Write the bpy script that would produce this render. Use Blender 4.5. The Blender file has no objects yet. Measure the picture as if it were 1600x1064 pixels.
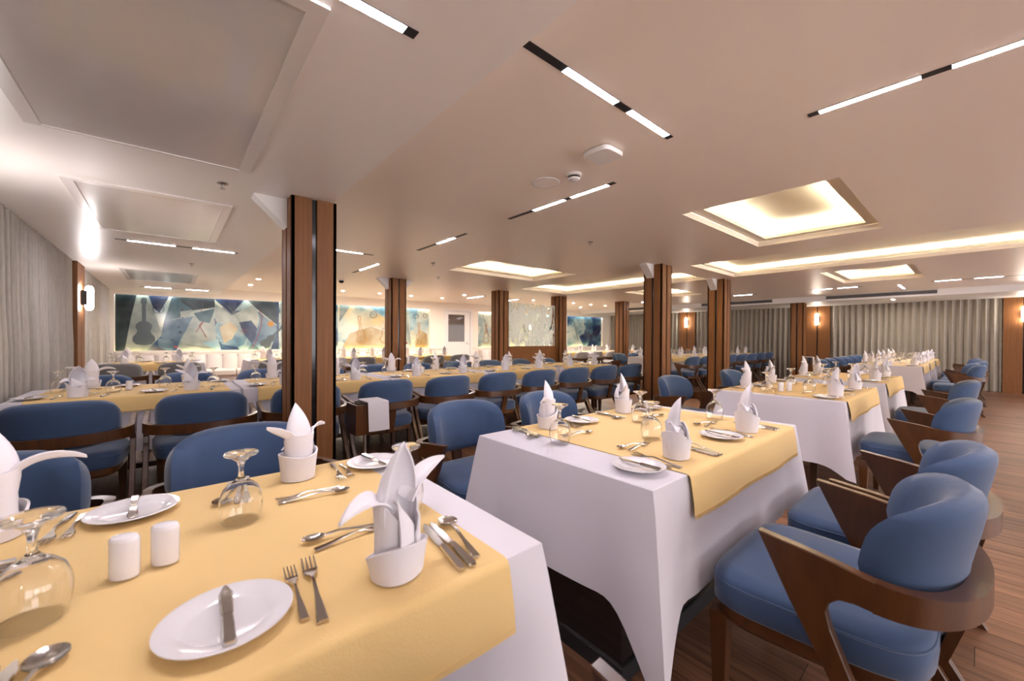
import bpy, bmesh, math, random
from mathutils import Vector, Matrix
random.seed(7)
R = math.radians
SC = bpy.context.scene
COL = SC.collection

# ---------------------------------------------------------------- camera
HC = 1.2
F_PX = 624.91
yaw, pitch, roll = R(40.589), R(-0.389), R(0.3207)
fw = Vector((math.sin(yaw)*math.cos(pitch), math.cos(yaw)*math.cos(pitch), math.sin(pitch)))
r0 = Vector((math.cos(yaw), -math.sin(yaw), 0)); u0 = r0.cross(fw)
r2 = r0*math.cos(roll) + u0*math.sin(roll); u2 = -r0*math.sin(roll) + u0*math.cos(roll)
cam = bpy.data.cameras.new('camera'); camo = bpy.data.objects.new('camera', cam); COL.objects.link(camo)
cam.sensor_width = 36; cam.lens = 36*F_PX/1600; cam.clip_start = 0.02; cam.clip_end = 60
camo.matrix_world = Matrix(((r2.x, u2.x, -fw.x, 0), (r2.y, u2.y, -fw.y, 0), (r2.z, u2.z, -fw.z, HC), (0, 0, 0, 1)))
cam.dof.use_dof = True; cam.dof.focus_distance = 2.1; cam.dof.aperture_fstop = 3.2
SC.camera = camo
# ---------------------------------------------------------------- world, exposure, light levels
w = bpy.data.worlds.new('world'); SC.world = w; w.use_nodes = True
w.node_tree.nodes['Background'].inputs[0].default_value = (1.0, 0.95, 0.97, 1)
w.node_tree.nodes['Background'].inputs[1].default_value = 3.7
SC.view_settings.view_transform = 'Standard'; SC.view_settings.look = 'None'
SC.view_settings.exposure = 0.66; SC.view_settings.gamma = 1.0; SC.view_settings.use_curve_mapping = False
E_TRACK, C_TRACK = 94.0, (0.98, 0.91, 1.0)
E_COVE, C_COVE = 95.0, (1.0, 0.88, 0.66)
E_LONG = 46.0
E_SCONCE, C_SCONCE = 34.0, (1.0, 0.88, 0.74)
E_DOWN, C_DOWN = 1700.0, (1.0, 0.88, 0.74)
E_ARTTOP, E_ARTBOT = 9.0, 9.0

# ---------------------------------------------------------------- dimensions (metres)
H, S, T = 2.32, 2.183, 0.75            # main ceiling, side soffits, table tops
XL, XR = -0.97, 14.6                   # curtain planes
SOFL, SOFR = 0.905, 12.75              # soffit edges
YB = -4.5

# ---------------------------------------------------------------- materials
MATS = {}
def nodes(name):
    m = bpy.data.materials.new(name); m.use_nodes = True
    nt = m.node_tree; b = nt.nodes['Principled BSDF']
    MATS[name] = m
    return m, nt, b
def N(nt, t, **kw):
    n = nt.nodes.new(t)
    for k, v in kw.items(): setattr(n, k, v)
    return n
def setin(n, **kw):
    for k, v in kw.items(): n.inputs[k.replace('_', ' ')].default_value = v
def plain(name, col, rough=0.5, metal=0.0, bump=0.0, bscale=60.0, sheen=0.0, var=0.0, vscale=6.0, spec=None, coat=0.0):
    m, nt, b = nodes(name)
    setin(b, Base_Color=(*col, 1), Roughness=rough, Metallic=metal)
    if spec is not None: b.inputs['Specular IOR Level'].default_value = spec
    if sheen: b.inputs['Sheen Weight'].default_value = sheen; b.inputs['Sheen Roughness'].default_value = 0.4
    if coat: b.inputs['Coat Weight'].default_value = coat; b.inputs['Coat Roughness'].default_value = 0.12
    tc = N(nt, 'ShaderNodeTexCoord')
    if var:
        n = N(nt, 'ShaderNodeTexNoise'); setin(n, Scale=vscale, Detail=4.0)
        mx = N(nt, 'ShaderNodeMixRGB', blend_type='MULTIPLY'); mx.inputs[0].default_value = 1
        rp = N(nt, 'ShaderNodeValToRGB'); rp.color_ramp.elements[0].color = (1-var,)*3+(1,); rp.color_ramp.elements[1].color = (1+var*0.3,)*3+(1,)
        nt.links.new(tc.outputs['Object'], n.inputs['Vector']); nt.links.new(n.outputs['Fac'], rp.inputs[0])
        mx.inputs[1].default_value = (*col, 1); nt.links.new(rp.outputs[0], mx.inputs[2]); nt.links.new(mx.outputs[0], b.inputs['Base Color'])
    if bump:
        n2 = N(nt, 'ShaderNodeTexNoise'); setin(n2, Scale=bscale, Detail=3.0)
        bp = N(nt, 'ShaderNodeBump'); setin(bp, Strength=bump, Distance=0.01)
        nt.links.new(tc.outputs['Object'], n2.inputs['Vector']); nt.links.new(n2.outputs['Fac'], bp.inputs['Height']); nt.links.new(bp.outputs[0], b.inputs['Normal'])
    return m
def wood(name, c1, c2, rough=0.35, scale=(30, 30, 2.0), world=False, plank=False, coat=0.0):
    m, nt, b = nodes(name)
    b.inputs['Roughness'].default_value = rough
    if coat: b.inputs['Coat Weight'].default_value = coat; b.inputs['Coat Roughness'].default_value = 0.2
    if world: src = N(nt, 'ShaderNodeNewGeometry').outputs['Position']
    else: src = N(nt, 'ShaderNodeTexCoord').outputs['Object']
    mp = N(nt, 'ShaderNodeMapping'); mp.inputs['Scale'].default_value = scale
    nt.links.new(src, mp.inputs[0])
    vec = mp.outputs[0]
    n = N(nt, 'ShaderNodeTexNoise'); setin(n, Scale=1.0, Detail=6.0, Roughness=0.6, Distortion=0.6)
    rp = N(nt, 'ShaderNodeValToRGB'); e = rp.color_ramp.elements
    e[0].position = .3; e[0].color = (*c1, 1); e[1].position = .7; e[1].color = (*c2, 1)
    nt.links.new(rp.outputs[0], b.inputs['Base Color']); nt.links.new(n.outputs['Fac'], rp.inputs[0])
    if plank:
        sx = N(nt, 'ShaderNodeSeparateXYZ'); nt.links.new(src, sx.inputs[0])
        def mth(op, a, bb):
            q = N(nt, 'ShaderNodeMath', operation=op)
            for i, v in enumerate((a, bb)):
                if v is None: continue
                if isinstance(v, (int, float)): q.inputs[i].default_value = v
                else: nt.links.new(v, q.inputs[i])
            return q.outputs[0]
        row = mth('FLOOR', mth('DIVIDE', sx.outputs[0], PW), None)
        off = mth('MULTIPLY', mth('MODULO', mth('ADD', row, 300.0), 3.0), PL/3)
        seg = mth('FLOOR', mth('DIVIDE', mth('ADD', sx.outputs[1], off), PL), None)
        cb = N(nt, 'ShaderNodeCombineXYZ'); nt.links.new(row, cb.inputs[0]); nt.links.new(seg, cb.inputs[1])
        wn = N(nt, 'ShaderNodeTexWhiteNoise'); nt.links.new(cb.outputs[0], wn.inputs['Vector'])
        ad = N(nt, 'ShaderNodeVectorMath', operation='ADD'); sc2 = N(nt, 'ShaderNodeVectorMath', operation='SCALE'); sc2.inputs['Scale'].default_value = 40
        nt.links.new(wn.outputs['Color'], sc2.inputs[0]); nt.links.new(sc2.outputs[0], ad.inputs[1]); nt.links.new(vec, ad.inputs[0])
        vec = ad.outputs[0]
        hs = N(nt, 'ShaderNodeHueSaturation'); v2 = mth('ADD', mth('MULTIPLY', wn.outputs['Value'], .55), .72)
        nt.links.new(v2, hs.inputs['Value']); nt.links.new(rp.outputs[0], hs.inputs['Color']); nt.links.new(hs.outputs[0], b.inputs['Base Color'])
    nt.links.new(vec, n.inputs['Vector'])
    return m
def emit(name, col, strength, base=(0.9, 0.9, 0.9)):
    m, nt, b = nodes(name)
    setin(b, Base_Color=(*base, 1), Roughness=0.5)
    b.inputs['Emission Color'].default_value = (*col, 1); b.inputs['Emission Strength'].default_value = strength
    return m
PW, PL = 0.15, 1.2
plain('ceiling_paint', (0.95, 0.85, 0.75), 0.38, bump=0.02, bscale=8)
plain('soffit_paint', (0.95, 0.90, 0.85), 0.34, bump=0.02, bscale=8)
plain('wall_paint', (0.86, 0.78, 0.69), 0.6)
plain('white_paint', (0.82, 0.80, 0.78), 0.45)
plain('coffer_paint', (0.86, 0.80, 0.68), 0.55)
m = plain('glossy_panel', (0.76, 0.72, 0.69), 0.16, metal=0.0, bump=0.03, bscale=3.0, var=0.08, vscale=3, coat=0.5)
plain('panel_frame', (0.86, 0.81, 0.77), 0.25, coat=0.3)
plain('linen', (0.64, 0.61, 0.66), 0.85, bump=0.32, bscale=7, sheen=0.1)
plain('napkin_linen', (0.73, 0.70, 0.74), 0.85, bump=0.08, bscale=60, sheen=0.1)
plain('runner_cloth', (0.75, 0.525, 0.225), 0.85, bump=0.10, bscale=220, sheen=0.1)
plain('blue_velvet', (0.040, 0.080, 0.172), 0.8, sheen=0.32, var=0.25, vscale=9, bump=0.03, bscale=200)
plain('grey_fabric', (0.20, 0.20, 0.20), 0.8, sheen=0.4, bump=0.05, bscale=150)
plain('pale_grey_fabric', (0.42, 0.41, 0.42), 0.8, sheen=0.3, bump=0.05, bscale=150)
wood('chair_wood', (0.050, 0.017, 0.004), (0.100, 0.035, 0.008), 0.32, (14, 14, 3), coat=0.25)
wood('column_wood', (0.165, 0.066, 0.022), (0.245, 0.105, 0.038), 0.5, (60, 60, 1.6))
MATS['column_wood'].node_tree.nodes['Principled BSDF'].inputs['Specular IOR Level'].default_value = 0.25
wood('dark_wood', (0.030, 0.014, 0.007), (0.06, 0.028, 0.012), 0.4, (30, 30, 3))
wood('floor_wood', (0.085, 0.036, 0.019), (0.30, 0.145, 0.080), 0.40, (34, 1.6, 1), world=True, plank=True, coat=0.0)
plain('floor_gap', (0.015, 0.008, 0.006), 0.6)
plain('black_strip', (0.010, 0.009, 0.009), 0.12)
plain('black_plastic', (0.016, 0.015, 0.018), 0.45)
plain('dark_glass', (0.012, 0.010, 0.010), 0.08)
plain('door_glass', (0.10, 0.07, 0.05), 0.04, spec=0.4)
plain('steel', (0.62, 0.59, 0.55), 0.16, metal=1.0)
plain('steel_soft', (0.55, 0.53, 0.50), 0.30, metal=1.0)
plain('porcelain', (0.74, 0.72, 0.75), 0.10, coat=0.5)
plain('cream_leather', (0.66, 0.60, 0.57), 0.5)
plain('grille_metal', (0.05, 0.05, 0.05), 0.45)
plain('grille_slat', (0.20, 0.19, 0.19), 0.4)
emit('led_track', C_TRACK, E_TRACK); emit('led_cove', C_COVE, E_COVE); emit('led_long', C_COVE, E_LONG)
emit('sconce_glow', C_SCONCE, E_SCONCE); emit('sconce_white', (1.0, 0.94, 0.95), 38.0); emit('downlight_glow', C_DOWN, E_DOWN)
emit('led_art_top', (0.86, 1.0, 1.0), E_ARTTOP); emit('led_art_bottom', (1.0, 0.80, 0.34), E_ARTBOT)
def curtain_mat(name, c):
    m, nt, b = nodes(name); b.inputs['Roughness'].default_value = 0.75
    b.inputs['Sheen Weight'].default_value = 0.15
    tc = N(nt, 'ShaderNodeTexCoord'); mp = N(nt, 'ShaderNodeMapping'); mp.inputs['Scale'].default_value = (120, 120, 12)
    n = N(nt, 'ShaderNodeTexNoise'); setin(n, Scale=1.0, Detail=3.0)
    rp = N(nt, 'ShaderNodeValToRGB'); e = rp.color_ramp.elements
    e[0].position = .3; e[0].color = (*[v*0.88 for v in c], 1); e[1].position = .7; e[1].color = (*[v*1.06 for v in c], 1)
    nt.links.new(tc.outputs['Object'], mp.inputs[0]); nt.links.new(mp.outputs[0], n.inputs['Vector']); nt.links.new(n.outputs['Fac'], rp.inputs[0]); nt.links.new(rp.outputs[0], b.inputs['Base Color'])
curtain_mat('curtain_pale', (0.44, 0.41, 0.37)); curtain_mat('curtain_taupe', (0.34, 0.30, 0.25))
def glass_mat():
    m, nt, b = nodes('clear_glass'); setin(b, Base_Color=(1, 1, 1, 1), Roughness=0.0, IOR=1.45)
    b.inputs['Transmission Weight'].default_value = 1.0
    # frosted partition pane: clear streaks between frosted bands
    m, nt, b = nodes('etched_glass')
    out = nt.nodes['Material Output']
    tc = N(nt, 'ShaderNodeTexCoord'); mp = N(nt, 'ShaderNodeMapping'); mp.inputs['Scale'].default_value = (3.4, 1, 1.0)
    n = N(nt, 'ShaderNodeTexNoise'); setin(n, Scale=2.6, Detail=3.0, Distortion=0.9)
    rp = N(nt, 'ShaderNodeValToRGB'); e = rp.color_ramp.elements; e[0].position = .535; e[0].color = (1, 1, 1, 1); e[1].position = .56; e[1].color = (0, 0, 0, 1)
    tr = N(nt, 'ShaderNodeBsdfTransparent'); tr.inputs[0].default_value = (.93, .96, .95, 1)
    gl = N(nt, 'ShaderNodeBsdfGlossy'); gl.inputs['Roughness'].default_value = 0.02
    m0 = N(nt, 'ShaderNodeMixShader'); m0.inputs[0].default_value = 0.07
    nt.links.new(tr.outputs[0], m0.inputs[1]); nt.links.new(gl.outputs[0], m0.inputs[2])
    tl = N(nt, 'ShaderNodeBsdfTranslucent'); tl.inputs[0].default_value = (.84, .88, .86, 1)
    df = N(nt, 'ShaderNodeBsdfDiffuse'); df.inputs[0].default_value = (.80, .84, .82, 1)
    m1 = N(nt, 'ShaderNodeMixShader'); m1.inputs[0].default_value = .5; nt.links.new(tl.outputs[0], m1.inputs[1]); nt.links.new(df.outputs[0], m1.inputs[2])
    m2 = N(nt, 'ShaderNodeMixShader'); nt.links.new(rp.outputs[0], m2.inputs[0]); nt.links.new(m0.outputs[0], m2.inputs[1]); nt.links.new(m1.outputs[0], m2.inputs[2])
    nt.links.new(tc.outputs['Object'], mp.inputs[0]); nt.links.new(mp.outputs[0], n.inputs['Vector']); nt.links.new(n.outputs['Fac'], rp.inputs[0])
    nt.links.new(m2.outputs[0], out.inputs['Surface'])
glass_mat()
def art_mat(name, seed, warm, dark):
    """abstract print: overlapping angular shards in navy, teal, grey and cream, airbrushed"""
    m, nt, b = nodes(name); b.inputs['Roughness'].default_value = 0.12
    tc = N(nt, 'ShaderNodeTexCoord'); mp = N(nt, 'ShaderNodeMapping'); mp.inputs['Location'].default_value = (seed, 0, seed*.7); mp.inputs['Rotation'].default_value = (0, 0.5, 0)
    mp.inputs['Scale'].default_value = (1.0, 1.0, 1.25)
    v = N(nt, 'ShaderNodeTexVoronoi', feature='F1', distance='MANHATTAN'); setin(v, Scale=1.15, Randomness=1.0)
    v2 = N(nt, 'ShaderNodeTexVoronoi', feature='F1', distance='CHEBYCHEV'); setin(v2, Scale=0.75, Randomness=1.0)
    n = N(nt, 'ShaderNodeTexNoise'); setin(n, Scale=1.7, Detail=4.0)
    for q in (v, v2, n): nt.links.new(mp.outputs[0], q.inputs['Vector'])
    nt.links.new(tc.outputs['Object'], mp.inputs[0])
    s = N(nt, 'ShaderNodeSeparateColor'); nt.links.new(v.outputs['Color'], s.inputs[0])
    s2 = N(nt, 'ShaderNodeSeparateColor'); nt.links.new(v2.outputs['Color'], s2.inputs[0])
    def mth(op, a, c):
        q = N(nt, 'ShaderNodeMath', operation=op)
        for i, x in enumerate((a, c)):
            if isinstance(x, (int, float)): q.inputs[i].default_value = x
            else: nt.links.new(x, q.inputs[i])
        return q.outputs[0]
    t = mth('ADD', mth('MULTIPLY', s.outputs[0], .50), mth('MULTIPLY', s2.outputs[0], .42))
    t = mth('ADD', t, mth('MULTIPLY', mth('SUBTRACT', n.outputs['Fac'], .5), 1.1))
    t = mth('ADD', t, mth('MULTIPLY', v.outputs['Distance'], .22))
    t = mth('SUBTRACT', t, dark)
    rp = N(nt, 'ShaderNodeValToRGB'); cr = rp.color_ramp; cr.elements[0].position = .05; cr.elements[0].color = (.012, .022, .075, 1)
    cr.elements[1].position = .95; cr.elements[1].color = (.62, .64, .52, 1)
    for p, c in ((.20, (.035, .075, .15, 1)), (.34, (.10, .20, .26, 1)), (.48, (.27, .37, .38, 1)), (.66, (.44, .49, .45, 1))):
        e = cr.elements.new(p); e.color = c
    nt.links.new(t, rp.inputs[0])
    n3 = N(nt, 'ShaderNodeTexNoise'); setin(n3, Scale=1.1, Detail=2.0); nt.links.new(mp.outputs[0], n3.inputs['Vector'])
    r3 = N(nt, 'ShaderNodeValToRGB'); r3.color_ramp.elements[0].position = .52-.1*warm; r3.color_ramp.elements[1].position = .78-.1*warm
    nt.links.new(n3.outputs['Fac'], r3.inputs[0])
    mx = N(nt, 'ShaderNodeMixRGB'); mx.inputs[2].default_value = (.58, .40, .14, 1)
    nt.links.new(mth('MULTIPLY', r3.outputs[0], .75*warm), mx.inputs[0]); nt.links.new(rp.outputs[0], mx.inputs[1]); nt.links.new(mx.outputs[0], b.inputs['Base Color'])
art_mat('art_print_dark', 3.1, .35, .17); art_mat('art_print_warm', 8.4, 1.0, .0); art_mat('art_print_pale', 14.7, .45, -.06); art_mat('art_print_navy', 21.3, .15, .18)
def shard_mat(name, c1, c2):
    m, nt, b = nodes(name); b.inputs['Roughness'].default_value = 0.14
    tc = N(nt, 'ShaderNodeTexCoord'); n = N(nt, 'ShaderNodeTexNoise'); setin(n, Scale=2.2, Detail=3.0)
    rp = N(nt, 'ShaderNodeValToRGB'); e = rp.color_ramp.elements; e[0].position = .32; e[0].color = (*c1, 1); e[1].position = .68; e[1].color = (*c2, 1)
    nt.links.new(tc.outputs['Object'], n.inputs['Vector']); nt.links.new(n.outputs['Fac'], rp.inputs[0]); nt.links.new(rp.outputs[0], b.inputs['Base Color'])
shard_mat('shard_navy', (.006, .012, .045), (.05, .08, .14)); shard_mat('shard_teal', (.016, .045, .065), (.11, .18, .20)); shard_mat('shard_blue', (.030, .065, .12), (.17, .24, .29))
shard_mat('shard_pale', (.15, .19, .19), (.40, .43, .38)); shard_mat('shard_coal', (.010, .017, .021), (.05, .07, .075)); shard_mat('shard_ochre', (.30, .20, .08), (.45, .40, .27)); shard_mat('shard_sky', (.10, .24, .34), (.36, .48, .50))
plain('ink_dark', (0.03, 0.035, 0.05), 0.3); plain('ink_ochre', (0.40, 0.20, 0.05), 0.3); plain('ink_red', (0.22, 0.03, 0.05), 0.3); plain('ink_smoke', (0.075, 0.095, 0.105), 0.3)

# ---------------------------------------------------------------- mesh helpers
class MB:
    def __init__(s): s.v = []; s.f = []
    def add(s, vs, fs):
        o = len(s.v); s.v += [tuple(x) for x in vs]; s.f += [tuple(i+o for i in q) for q in fs]; return s
    def box(s, x0, x1, y0, y1, z0, z1):
        return s.add([(x0,y0,z0),(x1,y0,z0),(x1,y1,z0),(x0,y1,z0),(x0,y0,z1),(x1,y0,z1),(x1,y1,z1),(x0,y1,z1)],
                     [(0,3,2,1),(4,5,6,7),(0,1,5,4),(1,2,6,5),(2,3,7,6),(3,0,4,7)])
    def taper(s, c0, h0, c1, h1):
        """square-section post from centre c0 (half sizes h0) to centre c1 (half sizes h1)"""
        vs = []
        for c, h in ((c0, h0), (c1, h1)):
            for a, b in ((-1,-1),(1,-1),(1,1),(-1,1)): vs.append((c[0]+a*h[0], c[1]+b*h[1], c[2]))
        return s.add(vs, [(0,1,2,3),(7,6,5,4),(0,4,5,1),(1,5,6,2),(2,6,7,3),(3,7,4,0)])
    def prism(s, prof, t0, t1, axis=0):
        """closed profile (a,b) extruded along axis from t0 to t1"""
        n = len(prof)
        def P(t, a, b): return (t, a, b) if axis == 0 else (a, t, b) if axis == 1 else (a, b, t)
        vs = [P(t0, a, b) for a, b in prof] + [P(t1, a, b) for a, b in prof]
        fs = [tuple(range(n-1, -1, -1)), tuple(range(n, 2*n))] + [(i, (i+1) % n, n+(i+1) % n, n+i) for i in range(n)]
        return s.add(vs, fs)
    def lathe(s, prof, n=24, cx=0, cy=0, sx=1, sy=1):
        vs = []; fs = []; k = len(prof)
        for i in range(n):
            a = 2*math.pi*i/n
            for r, z in prof: vs.append((cx+sx*r*math.cos(a), cy+sy*r*math.sin(a), z))
        for i in range(n):
            for j in range(k-1):
                a, b = i*k+j, ((i+1) % n)*k+j
                if prof[j][0] < 1e-6: fs.append((a, b+1, a+1)) if prof[j+1][0] > 1e-6 else None
                elif prof[j+1][0] < 1e-6: fs.append((a, b, a+1))
                else: fs.append((a, b, b+1, a+1))
        return s.add(vs, [q for q in fs if q])
    def grid(s, fn, nu, nv, wrap=False):
        vs = [fn(i/nu, j/nv) for i in range(nu+1-(1 if wrap else 0)) for j in range(nv+1)]
        m = nu if wrap else nu+1
        fs = [((i % m)*(nv+1)+j, ((i+1) % m)*(nv+1)+j, ((i+1) % m)*(nv+1)+j+1, (i % m)*(nv+1)+j+1) for i in range(nu) for j in range(nv)]
        return s.add(vs, fs)
    def sweep(s, pts, sec, up=Vector((0, 0, 1))):
        """section [(a,b)] (a sideways, b up) along points; sec may be a function of t"""
        pts = [Vector(p) for p in pts]; n = len(pts); vs = []; k = None
        for i, p in enumerate(pts):
            d = (pts[min(i+1, n-1)]-pts[max(i-1, 0)]).normalized(); sd = d.cross(up).normalized(); uu = sd.cross(d)
            q = sec(i/(n-1)) if callable(sec) else sec; k = len(q)
            vs += [p+sd*a+uu*b for a, b in q]
        fs = [(i*k+j, i*k+(j+1) % k, (i+1)*k+(j+1) % k, (i+1)*k+j) for i in range(n-1) for j in range(k)]
        fs += [tuple(range(k-1, -1, -1)), tuple((n-1)*k+j for j in range(k))]
        return s.add(vs, fs)
    def mesh(s, name, mat, smooth=False, angle=35, solid=0.0, weld=True, bevel=0.0):
        me = bpy.data.meshes.new(name)
        me.from_pydata(s.v, [], s.f)
        bm = bmesh.new(); bm.from_mesh(me)
        if weld: bmesh.ops.remove_doubles(bm, verts=bm.verts, dist=1e-5)
        bmesh.ops.recalc_face_normals(bm, faces=bm.faces)
        if bevel: bmesh.ops.bevel(bm, geom=[e for e in bm.edges if len(e.link_faces) == 2 and e.calc_face_angle(0) > .5], offset=bevel, segments=1, affect='EDGES')
        if solid:
            bm.normal_update(); vs0 = bm.verts[:]; fs0 = bm.faces[:]; bnd = [e for e in bm.edges if len(e.link_faces) == 1]
            cp = {v: bm.verts.new(v.co - v.normal*solid) for v in vs0}
            for f in fs0: bm.faces.new([cp[v] for v in reversed(f.verts)])
            for e in bnd:
                a, b = e.verts; bm.faces.new((a, b, cp[b], cp[a]))
            bmesh.ops.recalc_face_normals(bm, faces=bm.faces)
        bm.to_mesh(me)
        if smooth:
            for e in bm.edges:
                pass
            me.polygons.foreach_set('use_smooth', [True]*len(me.polygons))
            me.set_sharp_from_angle(angle=R(angle))
        bm.free()
        me.materials.append(MATS[mat]); me.update()
        return me
def obj(name, me, parent=None, loc=None, rz=0.0, kind=None):
    o = bpy.data.objects.new(name, me); COL.objects.link(o)
    if parent is not None: o.parent = parent
    if loc is not None: o.location = loc
    if rz: o.rotation_euler = (0, 0, rz)
    if kind: o['kind'] = kind
    return o
def tag(o, label, cat, group=None, kind=None):
    o['label'] = label; o['category'] = cat
    if group: o['group'] = group
    if kind: o['kind'] = kind
    return o
def struct(name, me, parent=None, loc=None, rz=0.0):
    return obj(name, me, parent, loc, rz, kind='structure' if parent is None else None)
def thing(name, label, cat, parts, loc=(0, 0, 0), rz=0.0, group=None):
    """Empty at the base with part meshes: parts = [(name, mesh[, loc, rz])]"""
    e = obj(name, None, None, loc, rz); e.empty_display_size = .1
    tag(e, label, cat, group)
    made = {}
    for p in parts:
        par, nm = p[0].split('>') if '>' in p[0] else (None, p[0])
        made[nm] = obj(nm, p[1], made[par] if par else e, p[2] if len(p) > 2 else None, p[3] if len(p) > 3 else 0.0)
    return e

# ================================================================ SETTING
# ---- floor with planks along Y
struct_floor = struct('floor', MB().box(XL-.3, XR+.4, YB, 12.6, -.06, -.003).mesh('floor', 'floor_gap'))
plank_me = MB().box(.0012, PW-.0012, .0012, PL-.0012, -.004, .0).mesh('plank', 'floor_wood')
rest = MB(); cand = []
for row in range(int(-1.35/PW), int(15.0/PW)+1):
    off = ((row+300) % 3)*PL/3
    for seg in range(-5, 12):
        x0 = row*PW; y0 = seg*PL-off
        if y0 < YB-.4 or y0 > 12: continue
        c = Vector((x0+PW/2, y0+PL/2, 0)); d = c-Vector((0, 0, HC)); dep = d.dot(fw)
        vis = False
        if dep > 1.0:
            px = 800+F_PX*d.dot(r2)/dep
            vis = (1150 < px < 1900 and c.y < 1.0) or (500 < px < 1250 and 1.6 < c.y < 3.9 and c.x < 5)
        cand.append((dep if vis else 1e3+abs(dep), x0, y0))
cand.sort()
for i, (d, x0, y0) in enumerate(cand):
    if i < 290 and d < 900: obj('plank', plank_me, struct_floor, (x0, y0, 0))
    else: rest.box(x0+.0012, x0+PW-.0012, y0+.0012, y0+PL-.0012, -.004, 0)
obj('floor_planks', rest.mesh('floor_planks', 'floor_wood', weld=False), struct_floor, kind='stuff')

# ---- ceiling with openings
COFF = [(3.51, 5.42, .635, 1.75), (8.32, 10.2, .635, 1.75), (3.52, 5.45, 4.63, 5.74), (8.35, 10.2, 4.5, 5.6)]
LONG = [(6.06, 7.74, -1.6, 2.88), (6.1, 7.68, 3.32, 6.85)]
holes = COFF+LONG
def holed_slab(x0, x1, y0, y1, z, th, holes):
    xs = sorted({x0, x1, *[h[0] for h in holes], *[h[1] for h in holes]}); ys = sorted({y0, y1, *[h[2] for h in holes], *[h[3] for h in holes]})
    mb = MB()
    for i in range(len(xs)-1):
        for j in range(len(ys)-1):
            cx, cy = (xs[i]+xs[i+1])/2, (ys[j]+ys[j+1])/2
            if any(h[0] < cx < h[1] and h[2] < cy < h[3] for h in holes): continue
            mb.add([(xs[i], ys[j], z), (xs[i+1], ys[j], z), (xs[i+1], ys[j+1], z), (xs[i], ys[j+1], z)], [(0, 3, 2, 1)])
    for h in holes:
        for a, b in (((h[0], h[2]), (h[1], h[2])), ((h[1], h[2]), (h[1], h[3])), ((h[1], h[3]), (h[0], h[3])), ((h[0], h[3]), (h[0], h[2]))):
            mb.add([(*a, z), (*b, z), (*b, z+th), (*a, z+th)], [(0, 1, 2, 3)])
    return mb
struct('ceiling', holed_slab(XL-.3, XR+.4, YB, 12.6, H, .055, holes).mesh('ceiling', 'ceiling_paint'))
def coffer(h, kind, label):
    x0, x1, y0, y1 = h
    e = obj('ceiling_coffer', None, None, ((x0+x1)/2, (y0+y1)/2, H)); tag(e, label, 'ceiling coffer', 'lit ceiling coffers')
    a, b = (x1-x0)/2, (y1-y0)/2
    wide = .10 if kind == 'square' else .05; led = 'led_cove' if kind == 'square' else 'led_long'
    rise = .17 if kind == 'square' else .15
    ia, ib = a-wide, b-wide
    lip = MB()
    for q in ((-a, a, -b, -ib), (-a, a, ib, b), (-a, -ia, -ib, ib), (ia, a, -ib, ib)): lip.box(*q, .056, .072)
    obj('lip', lip.mesh('coffer_lip', 'coffer_paint'), e)
    up = MB(); t = .012
    for q in ((-ia, ia, -ib, -ib+t), (-ia, ia, ib-t, ib), (-ia, -ia+t, -ib+t, ib-t), (ia-t, ia, -ib+t, ib-t)): up.box(*q, .056, .092)
    obj('light_shield', up.mesh('coffer_shield', 'coffer_paint'), e)
    oa, ob = a+.03, b+.03
    obj('panel', MB().box(-oa, oa, -ob, ob, rise, rise+.02).mesh('coffer_panel', 'coffer_paint'), e)
    sd = MB()
    for q in ((-oa, oa, -ob-.02, -ob), (-oa, oa, ob, ob+.02), (-oa-.02, -oa, -ob, ob), (oa, oa+.02, -ob, ob)): sd.box(*q, .056, rise+.02)
    obj('cove_side', sd.mesh('coffer_side', 'coffer_paint'), e)
    mx, my = a-wide*.45, b-wide*.45
    for q in ((-mx, mx, -my-.012, -my+.012), (-mx, mx, my-.012, my+.012), (-mx-.012, -mx+.012, -my+.02, my-.02), (mx-.012, mx+.012, -my+.02, my-.02)):
        obj('light_strip', MB().box(*q, .073, .082).mesh('coffer_strip', led), e)
coffer(COFF[0], 'square', 'square glowing ceiling recess above the third aisle-row table')
coffer(COFF[1], 'square', 'glowing ceiling recess beyond the long one, towards the taupe curtain')
coffer(COFF[2], 'square', 'glowing ceiling recess between the wooden columns and the glass partition')
coffer(COFF[3], 'square', 'glowing ceiling recess behind the pair of centre columns')
coffer(LONG[0], 'long', 'long ceiling recess with a warm strip running over the aisle')
coffer(LONG[1], 'long', 'long ceiling recess with a warm strip leading to the partition')

# ---- soffits
sof = MB().add([(XL-.3, YB, S), (SOFL, YB, S), (SOFL, 12.6, S), (XL-.3, 12.6, S), (SOFL, YB, H), (SOFL, 12.6, H)], [(0, 3, 2, 1), (1, 2, 5, 4)])
struct('trim_1', sof.mesh('soffit_pale', 'soffit_paint'))
sof = MB().add([(SOFR, YB, S), (XR+.4, YB, S), (XR+.4, 12.6, S), (SOFR, 12.6, S), (SOFR, YB, H), (SOFR, 12.6, H)], [(0, 3, 2, 1), (0, 3, 5, 4)])
struct('trim_2', sof.mesh('soffit_taupe', 'white_paint'))
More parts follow.
